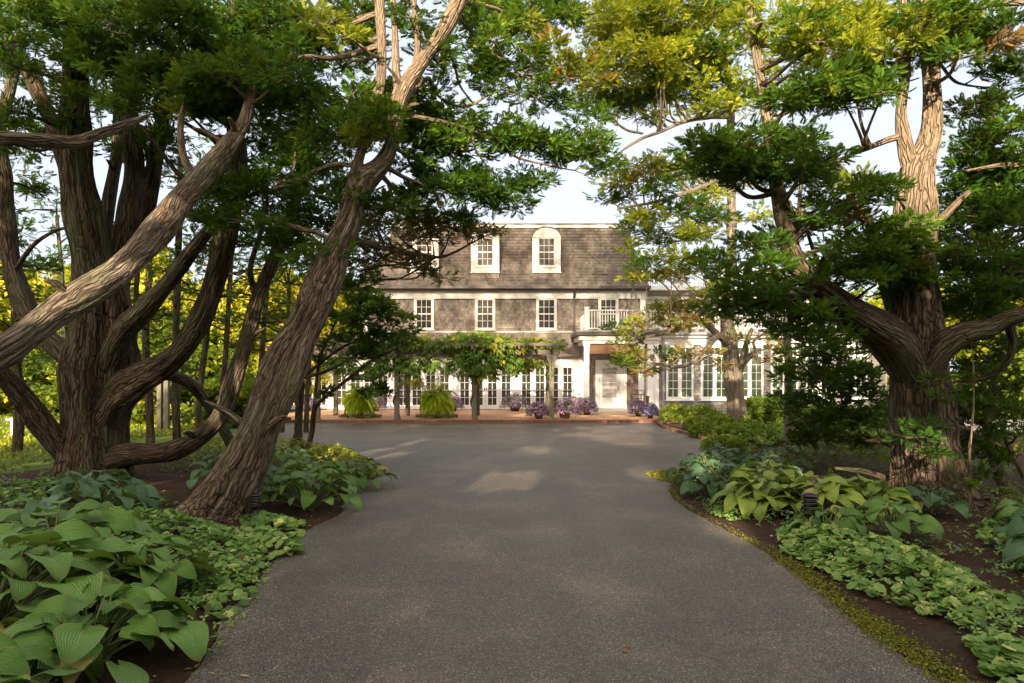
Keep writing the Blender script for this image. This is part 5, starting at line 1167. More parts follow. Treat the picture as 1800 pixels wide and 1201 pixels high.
def hosta(x, y, R_, H, L, m_, label, n=26, seed=0, group='hostas in the planting beds', W=.47, res=1.0, tint=.5):
    rs = np.random.default_rng(seed+5000)
    n = int(n*1.8); L = L*.78; root = empty('hosta_plant', (x, y, 0), label, 'hosta', group)
    lm = LeafMesh(); tb = Tubes(); nu, nv = (14, 8) if res >= 1 else (8, 5)
    g = 2.39996
    for i in range(n):
        q = (i+.5)/n                      # 0 inner/top, 1 outer/low
        a = i*g+rs.uniform(-.3, .3); rr = R_*(.12+.66*q**.75)*rs.uniform(.85, 1.1); h = H*(1.0-.62*q**1.6)*rs.uniform(.85, 1.08)
        ll = L*(.72+.38*q)*rs.uniform(.6, 1.22)
        v, uv = hosta_leaf(1, W*rs.uniform(.88, 1.15), rs.uniform(.14, .46)+.16*q, rs.uniform(.02, .15), nu, nv, rs.uniform(.01, .045), rs.uniform(0, 6))
        p = np.array([x+rr*math.cos(a), y+rr*math.sin(a), max(.05, h)])
        az = a+rs.uniform(-.8, .8); el = rs.uniform(-.1, .4)-.42*q
        d = (math.cos(az)*math.cos(el), math.sin(az)*math.cos(el), math.sin(el))
        lm.add(v, uv, frame_of(d, rs.uniform(-.6, .6)), p, ll, 1.0 if rs.random() < .012 else np.clip(tint+rs.normal(0, .28), 0, .92))
        b0 = Vector((x+rs.uniform(-.05, .05), y+rs.uniform(-.05, .05), 0)); e = Vector(p); dd = Vector(d)
        tb.add([b0, b0.lerp(e, .5)+Vector((0, 0, h*.18)), e, e+dd*ll*.12], [.009, .007, .005, .003], seg=5, cap=False)
    lm.build('leaves', M[m_], root); tb.build('stalk', M['stalk'], root); return root
hs = [
 (-3.15,4.15,.95,.58,.36,'hosta_green','biggest broad-leaved green hosta filling the lower left corner',46,0,.55),
 (-2.34,3.8,.58,.36,.30,'hosta_green','green hosta with browned edges touching the drive at the bottom left',34,1,.6),
 (-3.6,5.3,.85,.56,.34,'hosta_green','green hosta at the left edge behind the biggest one',36,2,.5),
 (-2.72,4.85,.62,.42,.27,'hosta_green','green hosta with yellowing leaves between the corner hosta and the low groundcover',34,3,.65),
 (-2.55,3.05,.6,.36,.32,'hosta_green','hosta cropped by the bottom edge of the view',22,4,.45),
 (-4.75,7.75,.66,.50,.30,'hosta_blue','dark green hosta in front of the giant left trunk',30,5,.75),
 (-2.45,8.25,.62,.46,.27,'hosta_green','hosta with downturned leaves right of the leaning trunk base',32,6,.35),
 (-2.75,9.3,.66,.44,.27,'hosta_green','hosta behind the leaning trunk beside the drive',30,7,.3),
 (-2.3,10.1,.6,.36,.22,'hosta_green','hosta furthest along the left drive edge before the golden groundcover',30,8,.35),
 (-3.4,8.7,.6,.46,.26,'hosta_blue','shaded hosta just left of the leaning trunk',24,9,.4),
 (-4.1,9.9,.6,.5,.25,'hosta_blue','shaded hosta under the low curved limb',24,10,.35),
 (-3.6,11.0,.6,.45,.22,'hosta_green','hosta behind the low curved limb near the arching branch',22,11,.4),
 (2.95,8.15,.52,.40,.28,'hosta_gold','yellow-green hosta nearest the drive on the right, left of the path lamp',28,12,.45),
 (3.55,7.9,.55,.44,.30,'hosta_gold','yellow-green hosta just behind the path lamp',28,13,.55),
 (3.25,8.7,.5,.48,.30,'hosta_gold','taller yellow-green hosta with upturned leaves behind the path lamp',26,14,.5),
 (4.2,8.0,.5,.38,.28,'hosta_gold','yellow-green hosta nearest the massive right trunk',24,15,.4),
 (2.75,9.25,.55,.38,.24,'hosta_blue','blue-green hosta at the right drive edge by the gold moss patch',34,16,.55),
 (2.95,10.3,.62,.42,.22,'hosta_blue','blue-green hosta behind the one at the gold moss patch',34,17,.6),
 (3.7,10.2,.62,.42,.23,'hosta_blue','blue-green hosta midway between the drive and the massive right trunk',30,18,.5),
 (3.6,11.5,.62,.42,.20,'hosta_blue','blue-green hosta farthest back in the right bed',30,19,.6),
 (4.5,11.4,.6,.42,.20,'hosta_blue','dark hosta below the slender cypress',26,20,.4),
 (4.9,8.0,.42,.28,.20,'hosta_blue','small dark hosta at the foot of the massive right trunk',20,21,.3),
 (3.15,6.75,.40,.30,.22,'hosta_green','small hosta below the path lamp',14,22,.4),
 (3.75,6.75,.42,.36,.24,'hosta_green','green hosta on long stalks in front of the gold clumps',15,23,.5),
 (5.5,7.1,.45,.34,.26,'hosta_green','hosta by the right edge behind the sapling stem',20,24,.65),
 (4.75,5.9,.48,.42,.27,'hosta_blue','blue-green hosta at the right edge of the view, middle height',22,25,.6),
 (4.45,5.15,.46,.36,.24,'hosta_blue','hosta at the right edge of the view, lowest one',20,26,.5),
]
for i, (x, y, R_, H, L, m_, lb, n, sd_, tn) in enumerate(hs):
    hosta(x, y, R_, H, L, m_, lb, n=n, seed=sd_, tint=tn, res=1.0 if y < 7 else .5)
# ================================================================== GROUND COVER
def lobed(n=5, r=1.0, dip=.35, cup=.2):
    """scalloped leaf of quads"""
    t = []; m = n*2
    for k in range(n):
        a0 = 2*math.pi*(k-.5)/n; a1 = 2*math.pi*k/n; a2 = 2*math.pi*(k+.5)/n
        p = lambda a, q: (q*math.cos(a), q*math.sin(a), cup*q*q)
        t.append([(0, 0, 0), p(a0, r*(1-dip)), p(a1, r), p(a2, r*(1-dip))])
    return np.array(t)
LOB = lobed(7, 1, .16, .22); OVAL = np.array([leaflet(-.5, 0, 2.0, 1.1, 0, 0, .12, .0)]); OVAL3 = np.array([leaflet(0, 0, 1.1, .6, a, 0, .15, .1) for a in (0, 1.9, -1.9)])
def in_poly(pts, poly):
    x, y = pts[:, 0], pts[:, 1]; c = np.zeros(len(pts), bool); n = len(poly)
    for i in range(n):
        x1, y1 = poly[i][:2]; x2, y2 = poly[(i+1) % n][:2]
        c ^= ((y1 > y) != (y2 > y)) & (x < (x2-x1)*(y-y1)/((y2-y1) or 1e-9)+x1)
    return c
def cover(lv, px_poly, dens, size, height, tmpl=LOB, tint=.5, ground=None, lump=.5, tilt=.45, jit=.05):
    poly = ground or [tuple(G(*p)[:2]) for p in px_poly]
    pa = np.array(poly); lo, hi = pa.min(0), pa.max(0); n = int(dens*np.prod(hi-lo))
    q = rng.uniform(lo, hi, (n, 2)); q = q[in_poly(q, poly)]
    ed_ = np.full(len(q), 9.0)
    for i in range(len(poly)):
        a = np.array(poly[i]); b = np.array(poly[(i+1) % len(poly)]); ab = b-a; t = np.clip(((q-a)@ab)/(ab@ab+1e-9), 0, 1); ed_ = np.minimum(ed_, np.linalg.norm(q-a-t[:, None]*ab, axis=1))
    hump = np.sin(q[:, 0]*5.1+q[:, 1]*2.3)*np.sin(q[:, 1]*4.3-q[:, 0]*1.7)*.5+np.sin(q[:, 0]*11+3)*np.sin(q[:, 1]*12.7)*.3
    keepp = rng.random(len(q)) < np.clip(.55+lump*hump*1.3, .05, 1)
    q, ed_, hump = q[keepp], ed_[keepp], hump[keepp]
    h = height*np.clip(ed_/(height*2.0+.05), .12, 1)*(1+lump*hump)*rng.uniform(.35, 1, len(q))**.6
    N = len(q); pos = np.stack([q[:, 0], q[:, 1], h+.01], 1)
    nrm = np.stack([rng.normal(0, tilt, N), rng.normal(-.12, tilt, N), np.ones(N)], 1); nrm /= np.linalg.norm(nrm, axis=1)[:, None]
    d = rand_dirs(N); d -= nrm*np.sum(d*nrm, 1)[:, None]; d /= np.linalg.norm(d, axis=1)[:, None]
    fr = np.stack([d, np.cross(nrm, d), nrm], 2)
    lv.add(tmpl, pos, fr, size*rng.uniform(.6, 1.35, N), np.clip(tint+.16*hump+rng.normal(0, .19, N), 0, 1), jit)
def stuff(name, lv, m_, label, cat):
    o = lv.build(name, M[m_]); return tag(o, label, cat, kind='stuff')
lv = Leaves()
cover(lv, [(255,905),(330,912),(380,925),(430,935),(470,985),(440,1035),(452,1060),(405,1085),(392,1110),(330,1060),(290,1000),(230,960),(180,925)], 1100, .030, .17, tint=.5)
cover(lv, [(255,905),(430,935),(480,985),(458,1060),(400,1120),(350,1190),(300,1120),(250,980)], 420, .026, .19, tmpl=OVAL3, tint=.65)
cover(lv, [(420,915),(470,905),(530,925),(528,975),(480,985),(440,975)], 700, .045, .22, tint=.55)
cover(lv, [(100,905),(240,890),(300,905),(260,960),(160,960)], 500, .035, .15, tint=.4)
cover(lv, None, 420, .035, .14, tint=.3, ground=[(-7,6.5),(-5.2,6.4),(-4.2,8.6),(-6.2,10.2),(-8.5,10)])
stuff('groundcover', lv, 'cover_leaves', 'low scalloped-leaf groundcover spreading along the left drive edge', 'groundcover')
lv = Leaves()
cover(lv, [(1365,935),(1420,925),(1480,945),(1560,955),(1640,985),(1700,1010),(1760,1060),(1740,1090),(1700,1115),(1620,1080),(1560,1060),(1500,1040),(1440,1005),(1375,975)], 1050, .036, .17, tint=.6)
cover(lv, [(1365,935),(1480,945),(1640,985),(1770,1050),(1830,1120),(1700,1115),(1500,1040),(1375,975)], 420, .03, .20, tmpl=OVAL3, tint=.72)
cover(lv, [(1700,1130),(1760,1110),(1830,1150),(1850,1230),(1780,1230),(1720,1175)], 900, .042, .15, tint=.65)
cover(lv, [(1255,890),(1300,895),(1345,885),(1350,915),(1290,918),(1250,905)], 900, .03, .13, tmpl=OVAL3, tint=.5)
cover(lv, [(1205,862),(1260,885),(1330,890),(1420,905),(1440,930),(1370,930),(1300,920),(1230,895)], 500, .03, .12, tmpl=OVAL3, tint=.4)
cover(lv, [(1430,915),(1520,905),(1600,930),(1690,960),(1780,1000),(1790,1040),(1700,1000),(1560,950)], 260, .035, .14, tmpl=OVAL3, tint=.35)
cover(lv, [(1560,1000),(1650,1000),(1760,1045),(1860,1080),(1860,1160),(1780,1120),(1700,1040),(1600,1030)], 420, .034, .12, tint=.5)
cover(lv, [(1700,930),(1800,900),(1900,930),(1900,1050),(1800,1020)], 420, .04, .18, tint=.4)
cover(lv, None, 70, .03, .1, tmpl=OVAL3, tint=.4, ground=[(3.0,7.0),(3.2,4.6),(4.2,3.4),(6.5,3.4),(7.5,9.3),(5.2,8.4)])
stuff('groundcover', lv, 'cover_leaves', 'low scalloped-leaf groundcover spreading along the right drive edge', 'groundcover')
lv = Leaves()
cover(lv, [(540,792),(590,792),(640,802),(672,828),(655,842),(620,850),(598,868),(560,835),(520,812)], 420, .05, .26, tmpl=OVAL3, tint=.55)
cover(lv, None, 180, .06, .22, tmpl=OVAL3, tint=.45, ground=[(-7.4,13.2),(-4.6,13.0),(-3.6,14.6),(-4.9,16.3),(-7.5,16.5)])
stuff('groundcover', lv, 'gold_cover_leaves', 'golden small-leaved groundcover at the tip of the left bed by the court', 'groundcover')
lv = Leaves()
cover(lv, None, 210, .05, .3, tmpl=OVAL3, tint=.35, ground=[(-8.8,10.4),(-5.9,11.6),(-4.4,11.6),(-3.8,13),(-5.2,13.5),(-7.4,13.6),(-9,13)])
cover(lv, None, 150, .055, .35, tmpl=OVAL3, tint=.4, ground=[(5.0,9.6),(8.2,9.4),(8.5,14.5),(5.4,14.0)])
cover(lv, None, 150, .05, .2, tmpl=OVAL3, tint=.3, ground=[(5.2,5.6),(8,6),(8.5,9.4),(6,9.4)])
cover(lv, None, 120, .07, .35, tmpl=OVAL3, tint=.45, ground=[(4.6,13.6),(9,13.6),(11.5,20),(6.4,20),(4.7,16.5)])
stuff('undergrowth', lv, 'shrub_leaves', 'leafy undergrowth in the deep shade behind the trunks', 'undergrowth')
# moss and fallen needles beside the asphalt
lv = Leaves()
def strip(edge, w0, w1, dens, side, y0, y1, size=.016, tint=.5):
    for a, b in zip(edge[:-1], edge[1:]):
        if not (y0 < a.y < y1): continue
        L = (b-a).length; d = (b-a)/max(L, 1e-6); q = Vector((-d.y, d.x))*side; n = int(dens*L*w1)
        for_ = rng.random(n); off = rng.normal(0, 1, n)*w1*.45+w0
        lum = .5+.5*np.sin((a.x+a.y)*3.1)*np.sin(a.y*1.7+1)
        n2 = int(n*(.35+.65*lum)); 
        pos = np.stack([a.x+d.x*L*for_[:n2]+q.x*off[:n2], a.y+d.y*L*for_[:n2]+q.y*off[:n2], rng.uniform(.002, .018, n2)], 1)
        nr = np.array([0, 0, 1.0])+rng.normal(0, .5, (n2, 3)); dr = rand_dirs(n2)*np.array([1, 1, .35])
        lv.add(OVAL, pos, basis(dr, nr), size*rng.uniform(.5, 1.4, n2), np.clip(rng.normal(tint, .22, n2), 0, 1))
strip(re_, .04, .11, 14000, -1, 1.8, 6.6, size=.008, tint=.38)
strip(re_, .07, .17, 13000, -1, 1.8, 4.4, size=.008, tint=.3)
strip(re_, .10, .12, 9000, -1, 1.8, 6.0, size=.012, tint=.2)
strip(re_, .04, .08, 7000, -1, 6.6, 12, size=.009, tint=.3)
strip(re_, .05, .06, 900, -1, 12, 23, .03)
strip(le, -.02, .05, 700, 1, 2.5, 12, .014, .3)
g = G(1168, 838)
n = 2600; a = rng.uniform(0, 6.28, n); r_ = rng.uniform(0, 1, n)**.6
pos = np.stack([g.x+.15+.42*r_*np.cos(a), g.y+.75*r_*np.sin(a), rng.uniform(.002, .02, n)], 1)
lv.add(OVAL, pos, basis(rand_dirs(n)*np.array([1, 1, .3]), np.array([0, 0, 1.0])+rng.normal(0, .4, (n, 3))), .02*rng.uniform(.5, 1.4, n), np.clip(rng.normal(.55, .2, n), 0, 1))
stuff('moss', lv, 'moss', 'yellow-green moss creeping over the edge of the asphalt', 'moss')
# fallen leaves and twigs
lv = Leaves()
n = 5200; q = np.stack([rng.uniform(-6, 7, n), rng.uniform(2.5, 14, n)], 1)
dp = [(v.x, v.y) for v in le]+[(v.x, v.y) for v in reversed(re_)]
ins = in_poly(q, dp); kp = (~ins) | (rng.random(n) < .012); q = q[kp]; n = len(q)
lv.add(OVAL, np.stack([q[:, 0], q[:, 1], rng.uniform(.004, .012, n)], 1), basis(rand_dirs(n)*np.array([1, 1, .1]), np.array([0, 0, 1.0])+rng.normal(0, .25, (n, 3))), rng.uniform(.008, .026, n), rng.random(n))
for edge, sg in ((le, -1), (re_, 1)):      # litter caught along the edges of the asphalt
    for a, b in zip(edge[:-1], edge[1:]):
        if not (1.5 < a.y < 14): continue
        L = (b-a).length; d = (b-a)/max(L, 1e-6); q_ = Vector((-d.y, d.x))*sg; k_ = int(60*L)
        if k_ < 1: continue
        t_ = rng.random(k_); of = np.abs(rng.normal(0, .12, k_))
        lv.add(OVAL, np.stack([a.x+d.x*L*t_+q_.x*of, a.y+d.y*L*t_+q_.y*of, rng.uniform(.004, .012, k_)], 1), basis(rand_dirs(k_)*np.array([1, 1, .1]), np.array([0, 0, 1.0])+rng.normal(0, .25, (k_, 3))), rng.uniform(.004, .012, k_), rng.random(k_))
for px, py in [(1103,1140),(1098,1148)]:
    g = G(px, py); lv.add(OVAL, np.array([[g.x, g.y, .012]]), basis(np.array([[.3, 1, .1]]), np.array([[.3, 0, 1.0]])), np.array([.03]), [.6])
stuff('leaf_litter', lv, 'dry_leaves', 'scattered dry leaves on the asphalt and the beds', 'leaf litter')
# lawn blades where the bright lawn shows
lv = Leaves()
for (x0, x1, y0, y1, d_) in [(-16, -9.8, 11, 24, 60), (-30, -12, 18, 34, 14), (10.5, 18, 9, 20, 30)]:
    n = int((x1-x0)*(y1-y0)*d_); pos = np.stack([rng.uniform(x0, x1, n), rng.uniform(y0, y1, n), np.full(n, -.03)], 1)
    lv.add(OVAL, pos, basis(np.stack([rng.normal(0, .35, n), rng.normal(0, .35, n), np.ones(n)], 1), rand_dirs(n)), rng.uniform(.03, .07, n), np.clip(rng.normal(.5, .2, n), 0, 1))
stuff('grass', lv, 'background_leaves', 'bright lawn grass beyond the trees', 'grass')

# ================================================================== SHRUBS
def shrub(name, x, y, R_, H, m_, label, cat='shrub', tint=.5, n=900, size=.05, tmpl=OVAL3, flowers=None, group=None, fn=160, fsize=.02, z0=0.0, stems=True, fl_name='flowers'):
    root = empty(name, (x, y, z0), label, cat, group)
    lv = Leaves(); u = rand_dirs(n); u[:, 2] = np.abs(u[:, 2]); ph = rng.uniform(0, 6.28, 2)
    a = np.arctan2(u[:, 1], u[:, 0]); k = 1+.12*np.sin(3*a+ph[0])+.1*np.sin(5*a+ph[1]); r = rng.uniform(.45, 1, n)**.5
    pos = u*r[:, None]*np.stack([R_*k, R_*k, np.full(n, H*.86)], 1)+np.array([x, y, z0+H*.13])
    lv.add(tmpl, pos, basis(u+rng.normal(0, .4, u.shape), np.array([0, 0, 1.0])+rng.normal(0, .5, u.shape)), size*rng.uniform(.6, 1.3, n), np.clip(rng.normal(tint, .18, n), 0, 1))
    lv.build('foliage', M[m_], root)
    if stems:
        tb = Tubes()
        for i in range(7):
            a = i*.9+rng.uniform(0, .4); tb.add([Vector((x, y, z0)), Vector((x+R_*.3*math.cos(a), y+R_*.3*math.sin(a), z0+H*.4)), Vector((x+R_*.6*math.cos(a), y+R_*.6*math.sin(a), z0+H*.75))], [.015, .01, .005], seg=4)
        tb.build('stem', M['twig_bark'], root)
    if flowers:
        fl = Leaves(); u = rand_dirs(fn); u[:, 2] = np.abs(u[:, 2])*.9+.05; u /= np.linalg.norm(u, axis=1)[:, None]
        pos = u*rng.uniform(.92, 1.08, fn)[:, None]*np.array([R_*1.02, R_*1.02, H*.9])+np.array([x, y, z0+H*.13])
        fl.add(lobed(5, 1, .45, .25), pos, basis(np.cross(u, rand_dirs(fn)), u+rng.normal(0, .3, u.shape)), fsize*rng.uniform(.7, 1.4, fn), np.clip(rng.normal(.5, .22, fn), 0, 1))
        fl.build(fl_name, M[flowers], root)
    return root
def pot(root, x, y, z0, r, h):
    b = MB(); b.lathe([(.0, z0), (r*.72, z0), (r*.95, z0+h*.85), (r*1.08, z0+h*.86), (r*1.08, z0+h), (r*.9, z0+h), (r*.85, z0+h*.9), (0, z0+h*.88)], x, y, 22)
    b.build('pot', M['terracotta'], root, True)
asters = [
 (905,728,30.6,22,17,'purple','purple aster mound before the middle of the white doors'),
 (947,742,24.9,19,17,'purple','potted purple aster just left of the right end post'),
 (993,742,25.0,25,20,'purple','largest potted purple aster, just right of the right end post'),
 (1032,735,27.6,17,17,'purple','pinkish aster at the left foot of the porch column'),
 (1012,730,29,20,17,'purple','faded pink aster behind the largest potted one'),
 (661,725,30.5,16,15,'purple','purple aster mound right of the left fern'),
 (797,725,30.5,16,15,'purple','purple aster mound right of the right fern'),
 (541,725,30.5,14,14,'purple','purple aster mound at the far left of the patio'),
 (1122,737,26.5,15,16,'purple','pink aster in front of the wicker chair'),
 (1143,742,25.2,14,15,'blue','dark purple potted aster beside the low shrubs'),
 (1210,722,28.9,16,12,'blue','blue-violet aster under the left wing window'),
 (1240,722,28.9,17,12,'blue','blue-violet aster left of the pale trunk'),
 (1332,722,28.9,14,10,'blue','blue-violet aster right of the pale trunk')]
for px, py, Y, w_, h_, c_, lb in asters:
    x = (px-900)*Y/F; r = w_*1.12*Y/F; z0 = PZ if px < 1150 else 0
    r_ = shrub('aster_plant', x, Y, r, h_*2*Y/F-.12, 'shrub_leaves', lb, 'potted flowers' if Y < 26 else 'flowers', .35, 420, .045, OVAL3, c_+'_flowers', 'purple asters around the patio', 620, .03, z0+.03)
    pot(r_, x, Y, z0, r*.38, .2)
# lime-green fountain-like ferns
def fern(px, Y, label, sc=1.0):
    x = (px-900)*Y/F; root = empty('fern_plant', (x, Y, PZ), label, 'fern', 'lime green ferns on the patio')
    tb = Tubes(); tb.add([Vector((x, Y, PZ)), Vector((x+.02, Y, PZ+.3)), Vector((x, Y, PZ+.62))], [.11, .085, .07], flute=.15, seg=12); tb.build('stem', M['bark'], root)
    lv = Leaves()
    for k in range(110):
        a = k*2.39996; q = (k+.5)/110; L = rng.uniform(.6, .92)*sc; el = 1.5-1.35*q+rng.uniform(-.12, .12); steps = 22
        p = np.array([x, Y, PZ+.6+.1*(1-q)]); v = np.array([math.cos(a)*math.cos(el), math.sin(a)*math.cos(el), math.sin(el)]); ps, ds = [], []
        for i in range(steps):
            ps.append(p.copy()); ds.append(v.copy()); p = p+v*L/steps*1.25; v = v+np.array([0, 0, -.13-.05*q]); v /= np.linalg.norm(v)
            if p[2] < PZ+.08: break
        ps = np.array(ps); ds = np.array(ds); n = len(ps); side = np.cross(ds, [0, 0, 1.0]); side /= np.linalg.norm(side, axis=1)[:, None]+1e-9
        w_ = .17*np.sin(np.linspace(.35, 3.0, n))+.03; tn = rng.normal(.5, .16)
        for sg in (1, -1):
            d = side*sg+ds*.5+np.array([0, 0, -.25]); lv.add(np.array([leaflet(0, 0, 1, .34, 0, 0, .25)]), ps, basis(d, np.tile([0, 0, 1.0], (n, 1))), w_, np.clip(np.full(n, tn), 0, 1))
    lv.build('fronds', M['fern_leaves'], root)
    fl = Leaves(); n = 700; a = rng.uniform(0, 6.28, n); rr = rng.uniform(.2, .62, n)
    pos = np.stack([x+rr*1.15*np.cos(a), Y+rr*.5*np.sin(a), PZ+rng.uniform(.02, .16, n)], 1)
    return root
def bedding(px, Y, label):
    x = (px-900)*Y/F; root = empty('flower_bed', (x, Y, PZ), label, 'flower bed', 'rings of low flowers around the ferns')
    a_ = Leaves(); b_ = Leaves()
    for lv_, n, z, s_, tm in ((a_, 700, .13, .045, OVAL3), (b_, 420, .2, .026, lobed(5, 1, .4, .2))):
        a = rng.uniform(0, 6.28, n); rr = rng.uniform(.25, 1, n)**.5
        pos = np.stack([x+.8*rr*np.cos(a), Y+.32*rr*np.sin(a), PZ+z*rng.uniform(.4, 1, n)], 1)
        lv_.add(tm, pos, basis(rand_dirs(n)*np.array([1, 1, .3]), np.array([0, 0, 1.0])+rng.normal(0, .4, (n, 3))), s_*rng.uniform(.6, 1.3, n), rng.random(n))
    a_.build('foliage', M['shrub_leaves'], root); b_.build('flowers', M['blue_flowers'], root)
fern(633, 25.3, 'lime green fountain-like fern left of the second pergola post'); bedding(633, 25.1, 'low blue flowers around the left lime green fern')
fern(768, 25.3, 'lime green fountain-like fern between the two middle pergola posts'); bedding(768, 25.1, 'low blue flowers around the right lime green fern')
# shrubs of the right bed near the house
sh = [(1185,27.0,.55,.6,.75,'bright green low shrub at the corner of the brick edging'),(1205,25.0,.6,.6,.7,'yellow-green shrub second from the patio in the right bed'),(1180,24.2,.45,.45,.6,'low green shrub hugging the curved edging nearest the patio'),
 (1235,24.0,.7,.65,.6,'green flowering shrub left of the pale trunk'),(1262,21.5,.6,.5,.55,'low leafy shrub in front of the pale trunk'),(1225,21.0,.5,.42,.65,'low yellowish shrub on the curve of the edging'),(1240,18.5,.5,.4,.5,'low green clump at the outer bend of the edging'),
 (1330,24.5,.85,.95,.5,'tall hydrangea bush right of the pale trunk'),(1365,24.0,.8,1.05,.45,'tall hydrangea bush behind the slender cypress'),(1350,21,.7,.8,.4,'hydrangea bush in front of the taller ones'),(1290,17.5,.6,.45,.45,'low shrub midway along the right bed'),(1330,16.5,.6,.5,.4,'leafy clump left of the slender trunk'),(1270,15.0,.5,.35,.55,'low clump above the blue-green hostas'),(1400,20,.9,.9,.35,'dark bush behind the slender trunk'),(1460,19,1.0,.9,.35,'dark bush left of the massive trunk'),(1530,18,1.0,.85,.35,'dark bush seen just left of the massive trunk base')]
for px, Y, r, h, t, lb in sh:
    shrub('shrub', (px-900)*Y/F, Y, r, h, 'shrub_leaves', lb, 'shrub', t+.06, int(900*r*h/.3), .07, OVAL3, group='low shrubs of the right bed')
for px, Y in [(1345,23.2),(1375,22.8)]:
    fl = Leaves(); x = (px-900)*Y/F
# ================================================================== WISTERIA on the pergola
wis = empty('wisteria_vine', (-1.36, 24.5, PZ), 'leafy green wisteria vine draped over the pergola beams', 'vine')
lv = Leaves()
PIN = []
for i in range(5):
    PIN.append(leaflet(.05*i, 0, .13, .045, 1.1, 0, .8)); PIN.append(leaflet(.05*i, 0, .13, .045, -1.1, 0, .8))
PIN.append(leaflet(.25, 0, .13, .045, 0, 0, .8)); PIN = np.array(PIN)
def wpatch(px, py, Y, rx, rz, n, tint):
    k = Y/F; c = P(px, py, Y); u = rand_dirs(n); r = rng.uniform(.2, 1, n)**.5
    rz = rz*(.78 if py > 615 else 1); pos = np.array(c)+u*r[:, None]*np.array([rx*k, .5, rz*k])
    d = u*np.array([1, 1, .3])+rng.normal(0, .3, (n, 3))+np.array([0, -.15, -.45])
    lv.add(PIN, pos, basis(d, np.array([0, 0, 1.0])+rng.normal(0, .3, (n, 3))), rng.uniform(.6, 1.1, n), np.clip(rng.normal(tint, .16, n), 0, 1), .06)
for px, py, rx, rz, tint in [(700,600,30,12,.45),(735,598,30,12,.75),(770,605,30,12,.4),(800,600,24,14,.55),(835,597,32,18,.6),(870,603,32,16,.7),(905,605,32,12,.72),(940,603,24,12,.65),(975,602,14,10,.55),
   (690,635,34,22,.35),(725,640,26,22,.38),(757,634,22,16,.35),(815,640,34,26,.4),(845,630,44,30,.45),(880,628,26,20,.5),(850,655,26,14,.65),(910,640,24,18,.55),(940,636,16,10,.75),(725,668,16,12,.8),(660,610,20,12,.4),(640,650,26,18,.3),(600,640,30,18,.3),(660,645,20,20,.3)]:
    for Y in ((24.75, 25.9) if px > 875 else ((24.4,) if py > 615 else (24.4, 25.6))):
        wpatch(px, py, Y+rng.uniform(-.2, .3), rx, rz, int(rx*rz*.17), tint+.12)
for i in range(170):   # hanging strands and pods
    px = rng.uniform(650, 975); Y = rng.uniform(24.1, 26); c = P(px, rng.uniform(636, 660)-(8 if px > 900 else 0), Y)
    ns = 6; pos = np.array([[c.x, c.y, c.z-.05*j] for j in range(ns)])
    lv.add(np.array([leaflet(0, 0, .12, .035, 0, 0, .2)]), pos, basis(np.tile([.1, -.1, -1.0], (ns, 1))+rng.normal(0, .35, (ns, 3)), rand_dirs(ns)), rng.uniform(.6, 1, ns), np.clip(rng.normal(.45, .25, ns), 0, 1))
lv.build('foliage', M['wisteria_leaves'], wis)
tb = Tubes()
for X in (-4.13, -1.36): tb.add([Vector((X+.12*math.cos(z*5), 24.5+.12*math.sin(z*5)-.05, PZ+z)) for z in np.arange(0, 2.7, .3)], [.03]*9, seg=7, flute=.1)
tb.add([Vector((x, 24.45+.15*math.sin(x*2), 2.78+.08*math.sin(x*3))) for x in np.arange(-9, 1.2, .5)], [.03]*21, seg=6)
tb.build('stem', M['bark'], wis)

# ================================================================== PATH LAMPS
def lamp(px, py, Y, w_, label):
    x = (px-900)*Y/F; zt = HC+(HY-py)*Y/F; r = w_*Y/F/2
    root = empty('path_lamp', (x, Y, 0), label, 'path lamp', 'louvred path lamps in the beds')
    b = MB(); b.lathe([(.025, -.02), (.025, zt-r*2.2), (.0, zt-r*2.2)], x, Y, 14); b.build('post', M['black_metal'], root, True)
    b = MB()
    for k in range(4):
        z = zt-r*2.2+k*r*.5; rr = r*(1-.0*k); b.lathe([(rr*.55, z+.012), (rr, z), (rr, z+.012), (rr*.6, z+r*.34), (rr*.55, z+.012)], x, Y, 24)
    b.build('louvre', M['black_metal'], root, True)
    b = MB(); b.lathe([(r*.5, zt-r*2.1), (r*.5, zt-r*.3)], x, Y, 16); b.build('lens', M['distant_white'], root, True)
    b = MB(); b.lathe([(r, zt-r*.28), (r*1.02, zt-r*.22), (r*.8, zt-r*.02), (r*.4, zt+r*.1), (0, zt+r*.13)], x, Y, 24); b.build('cap', M['black_metal'], root, True)
lamp(1424, 868, 6.9, 29, 'small black louvred path lamp among the yellow-green hostas')
lamp(449, 868, 7.6, 20, 'small black louvred path lamp in the shade right of the leaning trunk base')
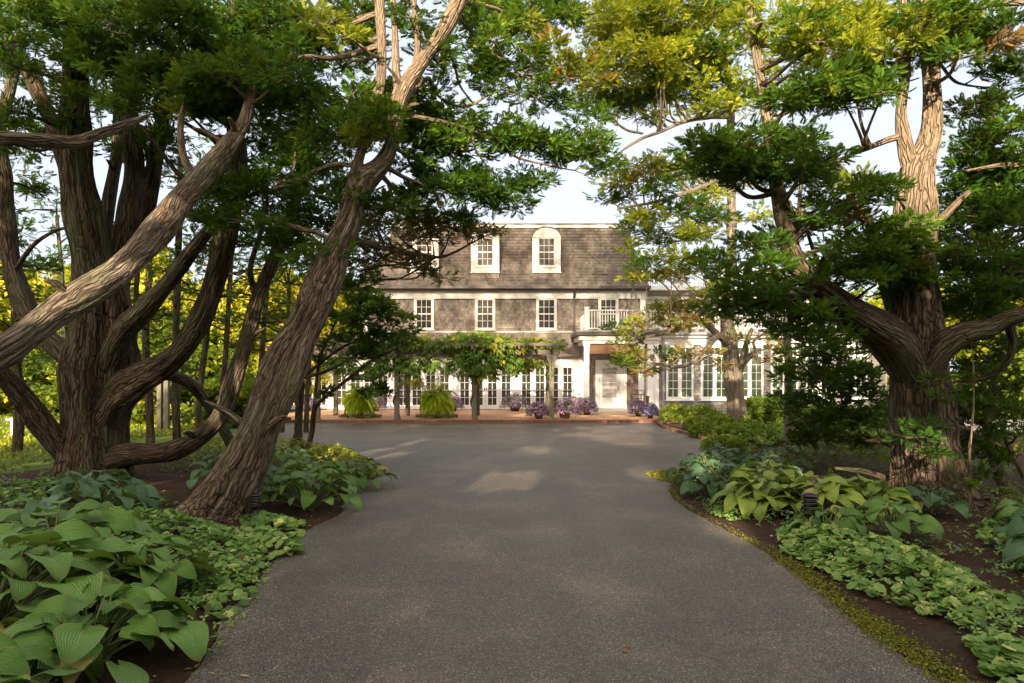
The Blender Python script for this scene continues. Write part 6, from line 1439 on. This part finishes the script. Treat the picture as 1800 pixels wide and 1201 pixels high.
# ================================================================== WICKER CHAIR on the porch
x = (1126-900)*28.7/F; y = 28.9; z = PZ+.05
ch = empty('wicker_chair', (x, y, z), 'dark wicker armchair standing at the right of the porch', 'chair')
b = MB(); b.box(x-.3, x+.3, y-.3, y+.28, z+.36, z+.44); b.build('seat', M['wicker'], ch, bevel=.02)
b = MB()
for q in range(9): b.bar((x-.28+.07*q, y+.26, z+.4), (x-.31+.0775*q, y+.33, z+.93-.004*(q-4)**2), .032, .02)
for zz_ in (.55, .74, .92): b.bar((x-.31, y+.28+.06*(zz_-.5), z+zz_), (x+.31, y+.28+.06*(zz_-.5), z+zz_), .03, .035)
b.build('backrest', M['wicker'], ch, bevel=.015)
for s_ in (-1, 1):
    b = MB(); b.box(x+s_*.33-.04, x+s_*.33+.04, y-.32, y+.24, z+.62, z+.67); b.box(x+s_*.33-.025, x+s_*.33+.025, y-.29, y+.2, z+.40, z+.62); b.build('armrest', M['wicker'], ch, bevel=.01)
    for q in (-.27, .24):
        b = MB(); b.box(x+s_*.27-.025, x+s_*.27+.025, y+q-.025, y+q+.025, z, z+.36); b.build('leg', M['wicker'], ch)
# two grey posts of an arbor on the far lawn
for i, px in enumerate((281, 293)):
    Y = 21; x = (px-900)*Y/F; b = MB(); b.box(x-.07, x+.07, Y-.07, Y+.07, 0-.03, 1.9+.2*i); b.box(x-.09, x+.09, Y-.09, Y+.09, 1.9+.2*i+.001, 1.96+.2*i); o = b.build('wooden_post', M['grey_wood'], bevel=.01)
    tag(o, ['pale grey wooden post on the lawn behind the giant trunk, left of its twin', 'pale grey wooden post on the lawn behind the giant trunk, right of its twin'][i], 'post', 'pale posts on the lawn')
Y = 19; x = (50-900)*Y/F
b = MB(); b.box(x-.5, x+.5, Y-.2, Y+.2, .40, .48); b.box(x-.4, x-.28, Y-.16, Y+.16, -.03, .398); b.box(x+.28, x+.4, Y-.16, Y+.16, -.03, .398)
bn = empty('stone_bench', (x, Y, 0), 'small pale stone bench on the lawn far left', 'bench'); bm_ = b.build('bench_body', M['stone_slab'], bn, bevel=.02)
